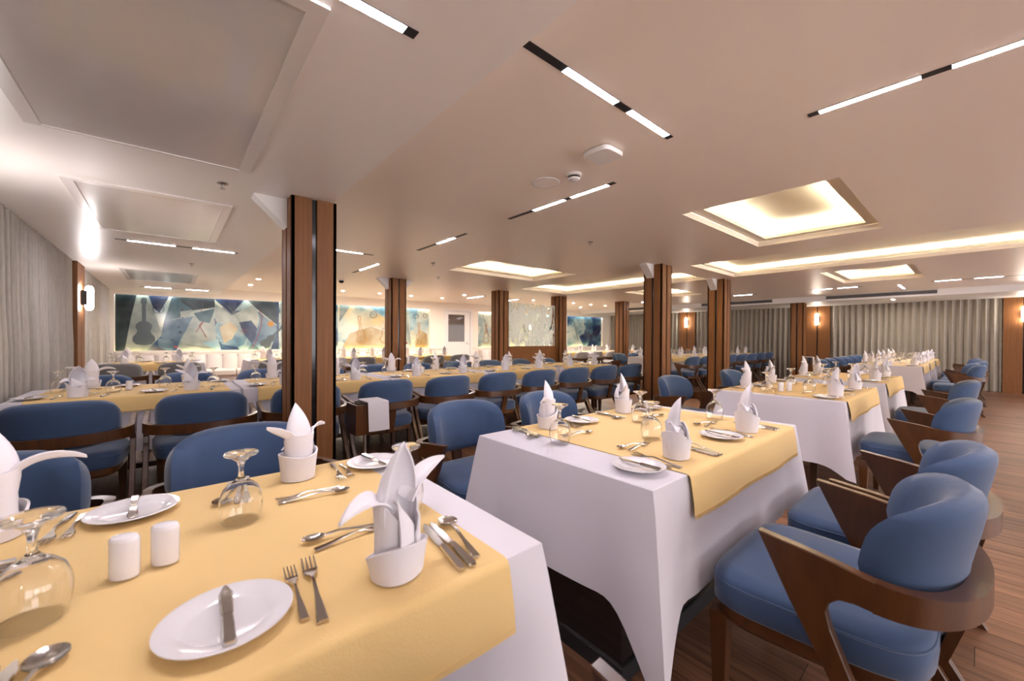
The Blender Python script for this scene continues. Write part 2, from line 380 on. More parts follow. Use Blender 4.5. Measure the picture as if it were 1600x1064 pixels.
# ---- side and back walls
struct('wall_left', MB().box(XL-.3, XL-.12, YB, 12.6, 0, H).mesh('wall_left', 'wall_paint'))
struct('wall_right', MB().box(XR+.12, XR+.3, YB, 12.6, 0, H).mesh('wall_right', 'wall_paint'))
wbk = MB().box(XL-.3, XR+.4, YB-.1, YB, 0, .35).box(XL-.3, XR+.4, YB-.1, YB, 2.15, H+.1)  # window openings added out of view so world light brightens the ceiling
for k in range(8): wbk.box(XL-.3+k*2.25, XL+.0+k*2.25, YB-.1, YB, .35, 2.15)
struct('wall_back', wbk.mesh('wall_back', 'wall_paint', weld=False))
struct('baseboard_right', MB().box(XR-.12+.2, XR+.12, YB, 10.4, 0, .09).mesh('baseboard_right', 'dark_wood'))
# ---- artwork wall, set a little askew across the end of the room
WP = Vector((-1.05, 11.95, 0)); WA = math.atan2(-1.5, 16.05)
wl = obj('wall_front', None, None, WP, WA, kind='structure')
ART = [(.16, 7.33), (9.08, 12.62), (13.19, 15.28)]; AZ0, AZ1 = .87, 2.085
wb = MB(); ze = H+.02; DR = (7.80, 8.86, 2.13)
wb.box(-.4, 16.6, 0, .025, AZ1, ze).box(-.4, DR[0], 0, .025, -.02, AZ0).box(DR[1], 16.6, 0, .025, -.02, AZ0)
prev = -.4
for a, b in ART: wb.box(prev, a, 0, .12, AZ0, AZ1) if not prev < DR[0] < a else (wb.box(prev, DR[0], 0, .12, AZ0, AZ1), wb.box(DR[1], a, 0, .12, AZ0, AZ1)); prev = b
wb.box(prev, 16.6, 0, .12, AZ0, AZ1).box(-.4, 16.6, .12, .16, -.02, ze)
obj('wall_panel', wb.mesh('wall_front', 'wall_paint', weld=False), wl)
# door with a glazed upper panel
door = obj('door_1', None, None, WP, WA, kind='structure')
d = MB(); d.box(7.88, 7.97, .02, .06, 0, 2.06).box(8.57, 8.78, .02, .06, 0, 2.06).box(7.97, 8.57, .02, .06, 0, 1.06).box(7.97, 8.57, .02, .06, 1.95, 2.06)
obj('door_leaf', d.mesh('door_leaf', 'white_paint'), door)
d = MB(); d.box(7.80, 7.875, -.015, .10, 0, 2.13).box(8.785, 8.86, -.015, .10, 0, 2.13).box(7.875, 8.785, -.015, .10, 2.065, 2.13)
obj('door_frame', d.mesh('door_frame', 'white_paint'), door)
obj('window_pane', MB().box(7.97, 8.57, .035, .045, 1.06, 1.95).mesh('door_pane', 'door_glass'), door)
d = MB(); d.box(8.68, 8.72, .0, .02, .98, 1.10).box(8.60, 8.70, -.03, -.012, 1.02, 1.045).box(8.69, 8.71, -.03, .0, 1.02, 1.045)
obj('door_handle', d.mesh('door_handle', 'steel'), door)
for z in (.3, 1.05, 1.8): obj('hinge', MB().box(7.868, 7.882, .0, .02, z, z+.1).mesh('door_hinge', 'steel'), door)
# skirting trim line between wall and ceiling
struct('trim_3', MB().box(-.4, 7.78, -.018, 0, AZ0-.05, AZ0).box(8.88, 16.6, -.018, 0, AZ0-.05, AZ0).mesh('art_sill', 'wall_paint'), None, WP, WA)

# artworks with their uplights
def guitar(cx, cz, s, tilt=0, outline=False, th=.009):
    pr = []
    half = [(.0, -.50), (.20, -.47), (.30, -.34), (.29, -.20), (.20, -.08), (.17, .02), (.22, .12), (.21, .24), (.13, .33), (.055, .36), (.05, .95), (.085, 1.0), (.07, 1.18), (0, 1.2)]
    full = half + [(-x, z) for x, z in half[-2:0:-1]]
    c, sn = math.cos(tilt), math.sin(tilt)
    pts = [(cx+s*(x*c-z*sn), cz+s*(x*sn+z*c)) for x, z in full]
    mb = MB()
    if not outline: return mb.prism(pts, .092-th, .092, axis=1)
    n = len(pts)
    for i in range(n):
        a, b = Vector(pts[i]), Vector(pts[(i+1) % n]); q = (b-a).normalized()*.008; q = Vector((-q.y, q.x))
        mb.prism([tuple(a+q), tuple(b+q), tuple(b-q), tuple(a-q)], .092-th, .092, axis=1)
    return mb
def ring(cx, cz, r, t=.012, th=.009, fill=False):
    mb = MB(); n = 24
    if fill: return mb.prism([(cx+r*math.cos(6.2832*i/n), cz+r*math.sin(6.2832*i/n)) for i in range(n)], .092-th, .092, axis=1)
    for i in range(n):
        a, b = 6.2832*i/n, 6.2832*(i+1)/n
        mb.prism([(cx+r*math.cos(a), cz+r*math.sin(a)), (cx+r*math.cos(b), cz+r*math.sin(b)), (cx+(r-t)*math.cos(b), cz+(r-t)*math.sin(b)), (cx+(r-t)*math.cos(a), cz+(r-t)*math.sin(a))], .092-th, .092, axis=1)
    return mb
def stroke(pts, t=.012, th=.009):
    mb = MB()
    for a, b in zip(pts[:-1], pts[1:]):
        a, b = Vector(a), Vector(b); q = (b-a).normalized()*t/2; q = Vector((-q.y, q.x))
        mb.prism([tuple(a+q), tuple(b+q), tuple(b-q), tuple(a-q)], .092-th, .092, axis=1)
    return mb
def art(a, b, label, panels, marks):
    e = obj('wall_art', None, None, WP, WA); tag(e, label, 'artwork', 'abstract music artworks on the end wall')
    for (p, q, mat) in panels: obj('art_panel', MB().box(p+.002, q-.002, .092, .118, AZ0-.1, AZ1+.1).mesh('art_panel', mat, weld=False), e)
    for nm, mb, mat in marks: obj(nm, mb.mesh('art_mark', mat, weld=False), e)
    for p, q, mat in panels:
        obj('light_strip', MB().box(p+.03, q-.03, .03, .06, AZ1+.03, AZ1+.042).mesh('art_led_top', 'led_art_top'), e)
        obj('light_strip', MB().box(p+.03, q-.03, .03, .06, AZ0-.042, AZ0-.03).mesh('art_led_bottom', 'led_art_bottom'), e)
    return e
def shard(pts, k):
    out = []
    for x, y in pts:
        yt, yb = 120+.045*x, 680-.012*x; f = x/1318
        out.append((.162+3.036*(f**1.0), min(AZ1+.05, max(AZ0-.05, AZ1-(y-yt)/(yb-yt)*(AZ1-AZ0)))))
    return MB().prism(out, .0915-.0003*k, .093, axis=1)
SH = [('coal', [(0, 90), (150, 90), (110, 330), (60, 720), (0, 720)]), ('pale', [(150, 90), (230, 90), (330, 520), (200, 720), (60, 720), (110, 330)]), ('navy', [(225, 90), (390, 90), (310, 300), (265, 250)]),
      ('teal', [(345, 380), (400, 150), (420, 90), (560, 90), (570, 270), (490, 340)]), ('pale', [(465, 285), (565, 265), (500, 365), (470, 350)]), ('blue', [(345, 380), (480, 350), (570, 330), (440, 640), (320, 540)]),
      ('coal', [(430, 150), (560, 90), (740, 90), (745, 240), (570, 270)]), ('pale', [(440, 660), (565, 335), (720, 250), (745, 400), (760, 720), (440, 720)]), ('teal', [(570, 300), (745, 250), (700, 400), (620, 380)]),
      ('navy', [(745, 160), (740, 90), (1010, 90), (885, 305)]), ('pale', [(745, 200), (885, 320), (960, 440), (820, 420), (750, 380)]), ('ochre', [(780, 440), (870, 380), (940, 450), (890, 560), (820, 600)]),
      ('pale', [(885, 320), (1065, 215), (1115, 270), (1135, 350), (1120, 470), (960, 440)]), ('navy', [(950, 390), (1060, 370), (1125, 470), (1070, 610), (1000, 520)]), ('blue', [(1115, 270), (1310, 430), (1310, 500), (1180, 560), (1070, 660), (1135, 350)]),
      ('coal', [(1010, 90), (1318, 90), (1318, 430), (1110, 250)]), ('navy', [(1290, 90), (1318, 90), (1318, 720), (1230, 720), (1300, 500)]), ('sky', [(620, 610), (770, 560), (800, 720), (620, 720)]),
      ('pale', [(470, 600), (620, 590), (790, 690), (560, 720), (440, 720)]), ('teal', [(1070, 600), (1150, 670), (1100, 720), (1010, 720)]), ('blue', [(300, 540), (430, 610), (400, 720), (300, 640)])]
mk = [('shard_print', shard(p, i), 'shard_'+c) for i, (c, p) in enumerate(SH)]
def shard2(a, pts, k): return MB().prism([(a+x, z) for x, z in pts], .0915-.0003*k, .093, axis=1)
for i, (c, a, p) in enumerate((('pale', 3.21, [(.02, .82), (.6, .82), (.42, 1.5), (.1, 2.1), (.02, 2.1)]), ('teal', 3.21, [(.02, 1.5), (.42, 1.25), (.55, 1.4), (.3, 1.55)]), ('ochre', 3.21, [(.02, .82), (.7, .82), (.62, 1.15), (.2, 1.3)]), ('ochre', 4.64, [(.05, .82), (1.65, .82), (1.6, 1.25), (.9, 1.5), (.3, 1.3)]),
                               ('pale', 4.64, [(.02, 1.6), (.35, 2.13), (.02, 2.13)]), ('sky', 4.64, [(.75, 2.13), (1.7, 2.13), (1.7, 1.5)]), ('pale', 6.36, [(.02, 2.13), (.25, 2.13), (.4, .82), (.02, .82)]), ('sky', 6.36, [(.3, 2.13), (.6, 2.13), (.5, 1.5), (.36, 1.4)]), ('ochre', 6.36, [(.5, .82), (.95, .82), (.9, 1.3), (.65, 1.45)]))):
    mk.append(('shard_print', shard2(a, p, i), 'shard_'+c))
mk += [('guitar_print', guitar(.62, 1.30, .62), 'ink_smoke'), ('ring_print', ring(.86, 1.80, .10), 'ink_dark'), ('ring_print', ring(2.45, 1.32, .055, .009), 'ink_red'),
      ('disc_print', ring(3.02, 1.52, .07, fill=True), 'ink_ochre'), ('guitar_print', guitar(2.98, 1.10, .42, -.7), 'ink_smoke'),
      ('line_print', stroke([(2.76, 1.86), (2.84, 1.72), (2.80, 1.40), (2.70, 1.08), (2.62, .90)], .013), 'ink_red'),
      ('line_print', stroke([(1.52, 1.28), (1.66, 1.55), (1.58, 1.45), (1.72, 1.16)], .012), 'ink_red'),
      ('line_print', stroke([(1.35, 2.0), (1.62, 1.78), (1.66, 1.98)], .01), 'ink_dark'), ('line_print', stroke([(2.15, 2.05), (2.22, 1.75), (2.28, 2.05)], .01), 'ink_dark'),
      ('line_print', stroke([(1.35, 1.0), (1.8, .92)], .01), 'ink_dark'), ('line_print', stroke([(2.12, 1.95), (2.62, 1.2)], .01), 'ink_smoke'),
      ('wedge_print', MB().prism([(1.02, .93), (1.22, .93), (1.12, 1.0)], .088, .092, axis=1), 'ink_red')]
for (x, z, r) in ((1.24, 2.0, .018), (1.30, 1.92, .014), (1.27, 1.80, .03), (1.22, 1.68, .022), (1.28, 1.62, .014), (1.21, 1.40, .02), (1.24, 1.28, .03), (1.10, 1.10, .02)):
    mk.append(('dot_print', ring(x, z, r, fill=True), 'ink_dark'))
mk += [('guitar_print', guitar(5.25, 1.25, .46, .1, True), 'ink_ochre'), ('guitar_print', guitar(5.95, 1.28, .50, -.05, True), 'ink_ochre'), ('guitar_print', guitar(7.0, 1.15, .42, 0, True), 'ink_ochre'),
       ('ring_print', ring(5.6, 1.85, .10), 'ink_smoke'), ('ring_print', ring(6.9, 1.85, .08), 'ink_dark'), ('ring_print', ring(7.2, 1.88, .07), 'ink_dark'), ('disc_print', ring(4.45, 1.05, .16, fill=True), 'ink_smoke'),
       ('line_print', stroke([(3.9, 2.0), (3.75, 1.6)], .012), 'ink_dark'), ('line_print', stroke([(3.6, 1.35), (3.85, 1.28)], .03), 'ink_smoke'), ('line_print', stroke([(6.4, 2.0), (6.55, 1.2)], .012), 'ink_smoke'), ('wedge_print', MB().prism([(6.55, 1.0), (6.65, 1.0), (6.6, 1.06)], .088, .092, axis=1), 'ink_red')]
art(.16, 7.33, 'long blue and ochre abstract panel artwork with guitar shapes above the banquette', [(.16, 3.20, 'art_print_dark'), (3.20, 4.62, 'art_print_navy'), (4.62, 6.35, 'art_print_warm'), (6.35, 7.33, 'art_print_pale')], mk)
mk = [('guitar_print', guitar(9.45, 1.2, .40, 0, True), 'ink_ochre'), ('ring_print', ring(9.75, 1.85, .07), 'ink_dark'), ('line_print', stroke([(9.3, 2.0), (9.6, 1.2)], .012), 'ink_smoke'), ('guitar_print', guitar(11.2, 1.25, .45, .2, True), 'ink_smoke')]
art(9.08, 12.62, 'pale grey-blue abstract artwork between the white door and the glass partition', [(9.08, 10.9, 'art_print_pale'), (10.9, 12.62, 'art_print_pale')], mk)
mk = [('line_print', stroke([(13.6, 2.0), (13.9, 1.1)], .02), 'ink_smoke'), ('line_print', stroke([(14.6, 2.0), (14.4, 1.0)], .02), 'ink_smoke')]
art(13.19, 15.28, 'dark teal abstract artwork in the corner beside the taupe curtain', [(13.19, 15.28, 'art_print_navy')], mk)

# ---- columns: black core, two wooden boards per face, white haunches under the ceiling
def column(name, x, y, ztop, label, w2=.15, haunch=True, sides=(-1, 1)):
    e = struct(name, None, None, (x, y, 0)); e['label'] = label
    obj('core', MB().box(-w2+.02, w2-.02, -w2+.02, w2-.02, 0, ztop).mesh('column_core', 'black_strip'), e)
    for k in range(4):
        for s in (-1, 1):
            x0, x1 = (-w2, -.017) if s < 0 else (.017, w2)
            p = MB().box(x0, x1, -w2, -w2+.024, 0, ztop).mesh('column_board', 'column_wood', bevel=.002)
            obj('board', p, e, (0, 0, 0), k*math.pi/2)
    if haunch:
        for s in sides:
            pr = [(s*w2, ztop), (s*(w2+.20), ztop), (s*(w2+.20), ztop-.012), (s*w2, ztop-.20)]
            obj('haunch', MB().prism(pr, -.02, .10, axis=1).mesh('column_haunch', 'white_paint'), e)
    return e
column('pillar_1', .79, 3.25, S, 'tall wood-clad column with a black slot beside the first aisle-row table', sides=(-1,))
column('pillar_2', 5.72, 3.23, H, 'wood-clad column behind the blue chairs of the third table')
column('pillar_3', 7.96, 3.23, H, 'wood-clad column second along the centre aisle', sides=(-1,))
column('pillar_4', 13.0, 3.2, S, 'wood-clad column close to the taupe curtain', haunch=False)
column('pillar_5', 3.33, 7.36, H, 'wood-clad column in front of the ochre artwork')
column('pillar_6', 6.04, 7.5, H, 'wood-clad column at one end of the etched glass partition', haunch=False)
column('pillar_7', 8.0, 7.4, H, 'wood-clad column at the far end of the etched glass partition', haunch=False)
column('pillar_8', 10.5, 7.1, H, 'wood-clad column near the corner artwork', haunch=False)

# ---- partition between the columns
e = obj('glass_partition', None, None, (6.2, 7.40, 0)); tag(e, 'etched white glass screen on a wooden base between two columns', 'partition')
obj('base_panel', MB().box(0, 1.66, -.04, .04, 0, .98).mesh('partition_base', 'column_wood'), e)
obj('pane', MB().box(0, 1.64, -.006, .006, .99, 2.06).mesh('partition_pane', 'etched_glass'), e)
obj('top_rail', MB().box(0, 1.66, -.045, .045, .98, .992).mesh('partition_rail', 'column_wood'), e)

# ---- curtains
def curtain(name, x, y0, y1, z0, z1, amp, pitch, mat, label, seed):
    rnd = random.Random(seed); L = y1-y0; n = max(int(L/pitch*10), 8)
    ph = [rnd.uniform(-.6, .6) for _ in range(int(L/pitch)+3)]
    def fn(u, v):
        y = u*L; q = y/pitch; k = int(q); jit = ph[k]+(ph[k+1]-ph[k])*(q-k)
        a = amp*(.55+.45*(1-v)) if v > .5 else amp
        return (x+a*math.sin(2*math.pi*q+jit*1.4), y0+y+.25*a*math.sin(4*math.pi*q+jit), z0+(z1-z0)*v)
    o = obj(name, MB().grid(fn, n, 6).mesh(name, mat, smooth=True, angle=80))
    tag(o, label, 'curtain', 'pleated curtains along the side walls')
curtain('curtain', XL, YB+.1, -1.09, .01, S-.002, .040, .125, 'curtain_pale', 'pale grey pleated curtain before the first aisle-row table', 8)
curtain('curtain', XL, -.41, 3.21, .01, S-.002, .040, .125, 'curtain_pale', 'pale grey pleated curtain alongside the first aisle-row table', 7)
curtain('curtain', XL, 3.89, 7.66, .01, S-.002, .040, .125, 'curtain_pale', 'pale grey pleated curtain running along the wall to the wooden pilaster', 1)
curtain('curtain', XL, 8.44, 11.75, .01, S-.002, .040, .125, 'curtain_pale', 'short pale grey pleated curtain between pilaster and long artwork', 2)
RP = [-.66, 3.12, 7.05]
curtain('curtain', XR, YB+.1, RP[0]-.32, .01, S-.002, .05, .135, 'curtain_taupe', 'taupe pleated curtain beyond the last pilaster over the aisle', 3)
curtain('curtain', XR, RP[0]+.32, RP[1]-.32, .01, S-.002, .05, .135, 'curtain_taupe', 'taupe pleated curtain behind the last tables of the aisle row', 4)
curtain('curtain', XR, RP[1]+.32, RP[2]-.32, .01, S-.002, .05, .135, 'curtain_taupe', 'taupe pleated curtain between the two glowing wall lamps', 5)
curtain('curtain', XR, RP[2]+.32, 10.4, .01, S-.002, .05, .135, 'curtain_taupe', 'taupe pleated curtain next to the dark teal artwork', 6)
# pilasters and wall lamps
def pilaster(n, x, y, s, label):
    e = struct('trim_%d' % n, None, None, (x, y, 0))
    for a in (-1, 1):
        y0, y1 = (-.30, -.015) if a < 0 else (.015, .30)
        obj('board', MB().box(min(0, s*.05), max(0, s*.05), y0, y1, 0, S-.001).mesh('pilaster_board', 'column_wood', bevel=.003), e)
    obj('slot', MB().box(min(0, s*.03), max(0, s*.03), -.02, .02, 0, S-.001).mesh('pilaster_slot', 'black_strip'), e)
cap = [(0, -.17), (.024, -.166), (.040, -.145), (.046, -.11), (.046, .11), (.040, .145), (.024, .166), (0, .17)]
def sconce(x, y, z, s, mat, label):
    e = obj('wall_lamp', None, None, (x, y, z)); tag(e, label, 'wall lamp', 'capsule wall lamps')
    obj('shade', MB().lathe(cap, 20, cx=s*.075).mesh('lamp_shade', mat, smooth=True), e)
    obj('bracket', MB().box(min(0, s*.06), max(0, s*.06), -.045, .045, -.10, .10).mesh('lamp_bracket', 'black_plastic'), e)
pilaster(4, XL-.0, 8.05, 1, ''); sconce(XL+.05, 8.05, 1.72, 1, 'sconce_white', 'bright white capsule lamp on the pilaster by the pale curtain')
pilaster(9, XL-.0, -.75, 1, ''); sconce(XL+.05, -.75, 1.72, 1, 'sconce_white', 'added unseen white capsule lamp on the pale-curtain pilaster beside the first table')  # unseen lamp added to throw more light from the left
pilaster(8, XL-.0, 3.55, 1, ''); sconce(XL+.05, 3.55, 1.72, 1, 'sconce_white', 'bright white capsule lamp on the pale-curtain pilaster beside the middle row')
for k, (y, lb) in enumerate(((RP[0], 'glowing capsule lamp at the end of the taupe curtain over the aisle'), (RP[1], 'glowing capsule lamp behind the column near the taupe curtain'), (RP[2], 'glowing capsule lamp between the two centre columns'))):
    pilaster(5+k, XR+.03, y, -1, ''); sconce(XR-.02, y, 1.80, -1, 'sconce_glow', lb)

# ---- banquette along the artwork wall
def banquette(s0, s1, label):
    e = obj('banquette', None, None, WP, WA); tag(e, label, 'banquette', 'cream banquettes below the artworks')
    n = int((s1-s0)/.29); wdt = (s1-s0)/n
    pr = [(0, .44), (.0, .78), (.03, .80), (.09, .80), (.09, .44)]
    def fn(u, v):
        a = math.pi*u; return (u*(wdt-.006), -.24-.045*math.sin(a)**.6*(1 if v < .9 else .6)-.05*(1-v), .42+.36*v)
    b = MB().grid(fn, 8, 5); b.add([(0, -.24, .78), (wdt-.006, -.24, .78), (wdt-.006, -.10, .78), (0, -.10, .78)], [(0, 1, 2, 3)])
    me = b.mesh('banquette_channel', 'cream_leather', smooth=True, angle=60)
    for i in range(n): obj('back_channel', me, e, (s0+i*wdt, 0, 0))
    obj('back_frame', MB().box(s0, s1, -.235, -.02, .08, .775).mesh('banquette_back', 'cream_leather'), e)
    ns = max(1, int((s1-s0)/.9)); ws = (s1-s0)/ns
    for i in range(ns): obj('seat_cushion', MB().box(s0+i*ws+.004, s0+(i+1)*ws-.004, -.82, -.29, .32, .45).mesh('banquette_seat', 'cream_leather', bevel=.02), e)
    obj('plinth', MB().box(s0, s1, -.76, -.235, .0, .32).mesh('banquette_plinth', 'cream_leather'), e)
banquette(.24, 7.4, 'cream channel-backed banquette below the long guitar artwork')
banquette(9.1, 12.6, 'cream channel-backed banquette behind the etched glass partition')
banquette(12.9, 15.3, 'cream channel-backed banquette below the dark teal artwork')

# ---- ceiling panels in the soffit
def access_panel(x0, x1, y0, y1, label):
    e = obj('ceiling_panel', None, None, (0, 0, S)); tag(e, label, 'ceiling panel', 'glossy panels in the soffit')
    obj('sheet', MB().box(x0, x1, y0, y1, -.006, .0).mesh('soffit_sheet', 'glossy_panel'), e)
    for q in ((x0-.055, x0, y0-.055, y1), (x1, x1+.055, y0-.055, y1), (x0, x1, y0-.055, y0), (x0-.055, x1+.055, y1, y1+.012)):
        obj('edge_trim', MB().box(*q, -.011, .0).mesh('soffit_trim', 'panel_frame'), e)
access_panel(-.45, .31, 1.32, 2.83, 'large glossy grey ceiling panel above the first table')
access_panel(-.46, .31, 3.72, 5.2, 'glossy mirror-like ceiling panel above the first middle-row table')
access_panel(-.50, .30, 8.15, 9.6, 'glossy ceiling panel near the long artwork')

# ---- track lights
def track(axis, c, a, b, z, leds, label, group='recessed linear ceiling lights'):
    e = obj('track_light', None, None, ((a+b)/2, c, z) if axis == 'x' else (c, (a+b)/2, z)); tag(e, label, 'ceiling light', group)
    m0 = (a+b)/2; wd = .019
    def bx(p, q, z0, z1, w_):
        return MB().box(p-m0, q-m0, -w_, w_, z0, z1) if axis == 'x' else MB().box(-w_, w_, p-m0, q-m0, z0, z1)
    obj('channel', bx(a, b, -.003, 0, wd).mesh('track_channel', 'black_plastic'), e)
    for p, q in leds: obj('diffuser', bx(p, q, -.0034, -.003, wd*.9).mesh('track_diffuser', 'led_track'), e)
track('x', 1.13, 1.03, 2.12, H, [(1.25, 1.61), (1.72, 2.08)], 'linear ceiling light above the second table, running towards the round speaker')
track('x', 1.2, -.15, .61, S, [(-.12, .57)], 'linear light in the soffit above the first table')
track('x', 5.40, 1.30, 2.12, H, [(1.45, 1.97)], 'linear ceiling light just beyond the big near column')
track('x', 5.72, -.42, .62, S, [(-.33, .05), (.20, .58)], 'pair of linear lights in the soffit beyond the mirror-like panel')
track('x', 10.9, -.45, .68, S, [(-.37, .03), (.27, .64)], 'pair of linear lights in the soffit by the long artwork')
track('y', 2.43, -.55, .565, H, [(-.40, .08), (.17, .52)], 'linear ceiling light over the aisle chairs of the second table')
track('y', 2.43, 1.71, 2.89, H, [(1.77, 2.12), (2.19, 2.55)], 'linear ceiling light beside the round ceiling speaker')
track('y', 2.43, 3.6, 4.72, H, [(3.84, 4.21)], 'linear ceiling light with a single lit piece over the middle row')
track('y', 2.43, 5.97, 7.11, H, [(6.0, 6.36), (6.4, 6.76)], 'linear ceiling light near the column by the ochre artwork')
for x in (6.45, 7.72): track('y', x, 8.6, 9.6, H, [(8.75, 9.5)], 'linear ceiling light near the white door' if x < 7 else 'linear ceiling light above the etched glass screen')
track('y', 11.05, -.55, .60, H, [(-.27, .06), (.22, .55)], 'linear ceiling light over the chairs at the end of the aisle row')
track('y', 11.06, 1.6, 2.5, H, [(1.68, 2.01), (2.11, 2.44)], 'linear ceiling light beside the recess towards the taupe curtain')
track('y', 11.09, 3.6, 4.7, H, [(3.71, 4.13)], 'linear ceiling light above the chairs of the far middle row')
track('y', 11.09, 6.0, 7.1, H, [(6.1, 6.8)], 'linear ceiling light above the far grey chairs')
track('x', 1.07, 11.2, 12.3, H, [(11.3, 11.66), (11.8, 12.16)], 'linear ceiling light pointing at the air grille')
# unseen lamps added behind the viewpoint to help light the room
for y in (-3.4, -1.8):
    for x in (2.43, 11.06): track('y', x, y-.5, y+.5, H, [(y-.4, y-.05), (y+.05, y+.4)], f'added unseen linear ceiling light over the rest of the aisle floor, {"pale" if x < 5 else "taupe"}-curtain half, {"outer" if y < -3 else "inner"}', 'linear lights added in the unseen rest of the room')

# ---- downlights and small ceiling fittings
dl_ring = MB().lathe([(.032, -.004), (.045, -.006), (.052, -.001), (.052, .0), (.03, .0)], 20).mesh('downlight_ring', 'white_paint', smooth=True)
dl_lens = MB().lathe([(0, -.003), (.032, -.003)], 20).mesh('downlight_lens', 'downlight_glow')
DLN = 0; ORD = ['first', 'second', 'third', 'fourth', 'fifth', 'sixth', 'seventh', 'eighth', 'ninth', 'tenth', 'eleventh', 'twelfth', 'thirteenth', 'fourteenth']
for (x, y) in ((1.32, 9.17), (1.34, 10.32), (2.4, 10.1), (3.2, 10.05), (4.1, 10.02), (4.95, 9.98), (5.89, 9.94), (5.9, 8.83), (8.23, 8.64), (9.04, 8.59), (9.81, 8.45), (10.63, 8.4), (11.39, 8.37), (11.34, 9.42)):
    DLN += 1
    thing('downlight', f'small round ceiling downlight before the artwork wall, {ORD[DLN-1]} from the pale curtain', 'downlight', [('ring', dl_ring), ('lens', dl_lens)], (x, y, H), group='downlights before the artwork wall')
thing('downlight', 'small round downlight in the soffit close to the taupe curtain', 'downlight', [('ring', dl_ring), ('lens', dl_lens)], (13.38, 1.37, S))
sp = [('rose', MB().lathe([(0, 0), (.030, 0), (.032, -.004), (.018, -.012), (.0, -.012)], 16).mesh('sprinkler_rose', 'steel_soft', smooth=True)),
      ('stem', MB().lathe([(0, -.01), (.006, -.01), (.006, -.035), (0, -.035)], 8).mesh('sprinkler_stem', 'steel_soft')),
      ('deflector', MB().lathe([(0, -.034), (.016, -.034), (.016, -.037), (0, -.037)], 12).mesh('sprinkler_plate', 'steel_soft'))]
for (x, y, z, lb) in ((.26, 3.17, S, 'in the soffit beside the large glossy panel'), (.23, 6.97, S, 'in the soffit before the farther glossy panel'), (3.72, 2.95, H, 'above the third table'), (3.8, 6.55, H, 'near the column by the ochre artwork'), (6.45, 2.55, H+.15, 'inside the long recess'), (3.02, 5.36, H, 'over the middle row')):
    thing('sprinkler', 'small metal ceiling sprinkler head ' + lb, 'sprinkler', sp, (x, y, z), group='ceiling sprinklers')
thing('ceiling_speaker', 'flat round white ceiling speaker between the linear lights', 'speaker', [('rim', MB().lathe([(.088, 0), (.10, 0), (.10, -.006), (.088, -.009)], 32).mesh('speaker_rim', 'white_paint', smooth=True)), ('grille', MB().lathe([(0, -.006), (.088, -.008)], 32).mesh('speaker_grille', 'soffit_paint'))], (2.06, 2.04, H))
thing('smoke_detector', 'white domed smoke detector next to the round speaker', 'smoke detector', [('base', MB().lathe([(0, 0), (.052, 0), (.052, -.014), (.046, -.018), (0, -.018)], 24).mesh('smoke_base', 'white_paint', smooth=True)), ('slots', MB().lathe([(.040, -.018), (.040, -.032), (0, -.032)], 24).mesh('smoke_slots', 'black_plastic')), ('dome', MB().lathe([(.042, -.030), (.038, -.040), (.02, -.046), (0, -.046)], 24).mesh('smoke_dome', 'white_paint', smooth=True))], (2.10, 1.81, H))
ap = []
for i in range(28):
    a = 6.2832*i/28; c, s_ = math.cos(a), math.sin(a); ap.append((.095*math.copysign(abs(c)**.45, c), .095*math.copysign(abs(s_)**.45, s_)))
thing('wireless_access_point', 'white rounded-square wireless box on the ceiling near the smoke detector', 'access point', [('body', MB().prism(ap, -.032, -.004, axis=2).mesh('access_body', 'white_paint', smooth=True, angle=40, bevel=.006)), ('mount', MB().prism([(x*.8, y*.8) for x, y in ap], -.004, 0, axis=2).mesh('access_mount', 'black_plastic'))], (1.98, 1.48, H))
thing('security_camera', 'small dark dome security camera on the ceiling beside the near column', 'camera', [('base', MB().lathe([(0, 0), (.055, 0), (.055, -.02), (0, -.02)], 20).mesh('dome_base', 'white_paint')), ('dome', MB().lathe([(.048, -.02), (.045, -.045), (.03, -.065), (0, -.072)], 20).mesh('dome_glass', 'dark_glass', smooth=True))], (2.56, 8.14, H))
# ---- linear air grilles on the soffit face
def grille(y0, y1, label):
    e = obj('air_grille', None, None, (SOFR, (y0+y1)/2, (H+S)/2+.012)); tag(e, label, 'air grille', 'linear air grilles on the soffit')
    L = (y1-y0)/2
    obj('backing', MB().box(-.006, 0, -L, L, -.04, .04).mesh('grille_back', 'grille_metal'), e)
    for k in range(5): obj('slat', MB().box(-.014, -.006, -L, L, -.034+k*.017-.003, -.034+k*.017+.003).mesh('grille_slat', 'grille_slat'), e)
    for q in ((-.016, 0, -L-.01, L+.01, .04, .048), (-.016, 0, -L-.01, L+.01, -.048, -.04)): obj('frame', MB().box(*q).mesh('grille_frame', 'white_paint'), e)
grille(.6, 2.55, 'long linear air grille above the last aisle-row tables')
grille(3.75, 5.7, 'long linear air grille between the centre columns and the taupe curtain')
grille(7.5, 8.5, 'linear air grille near the dark teal artwork')

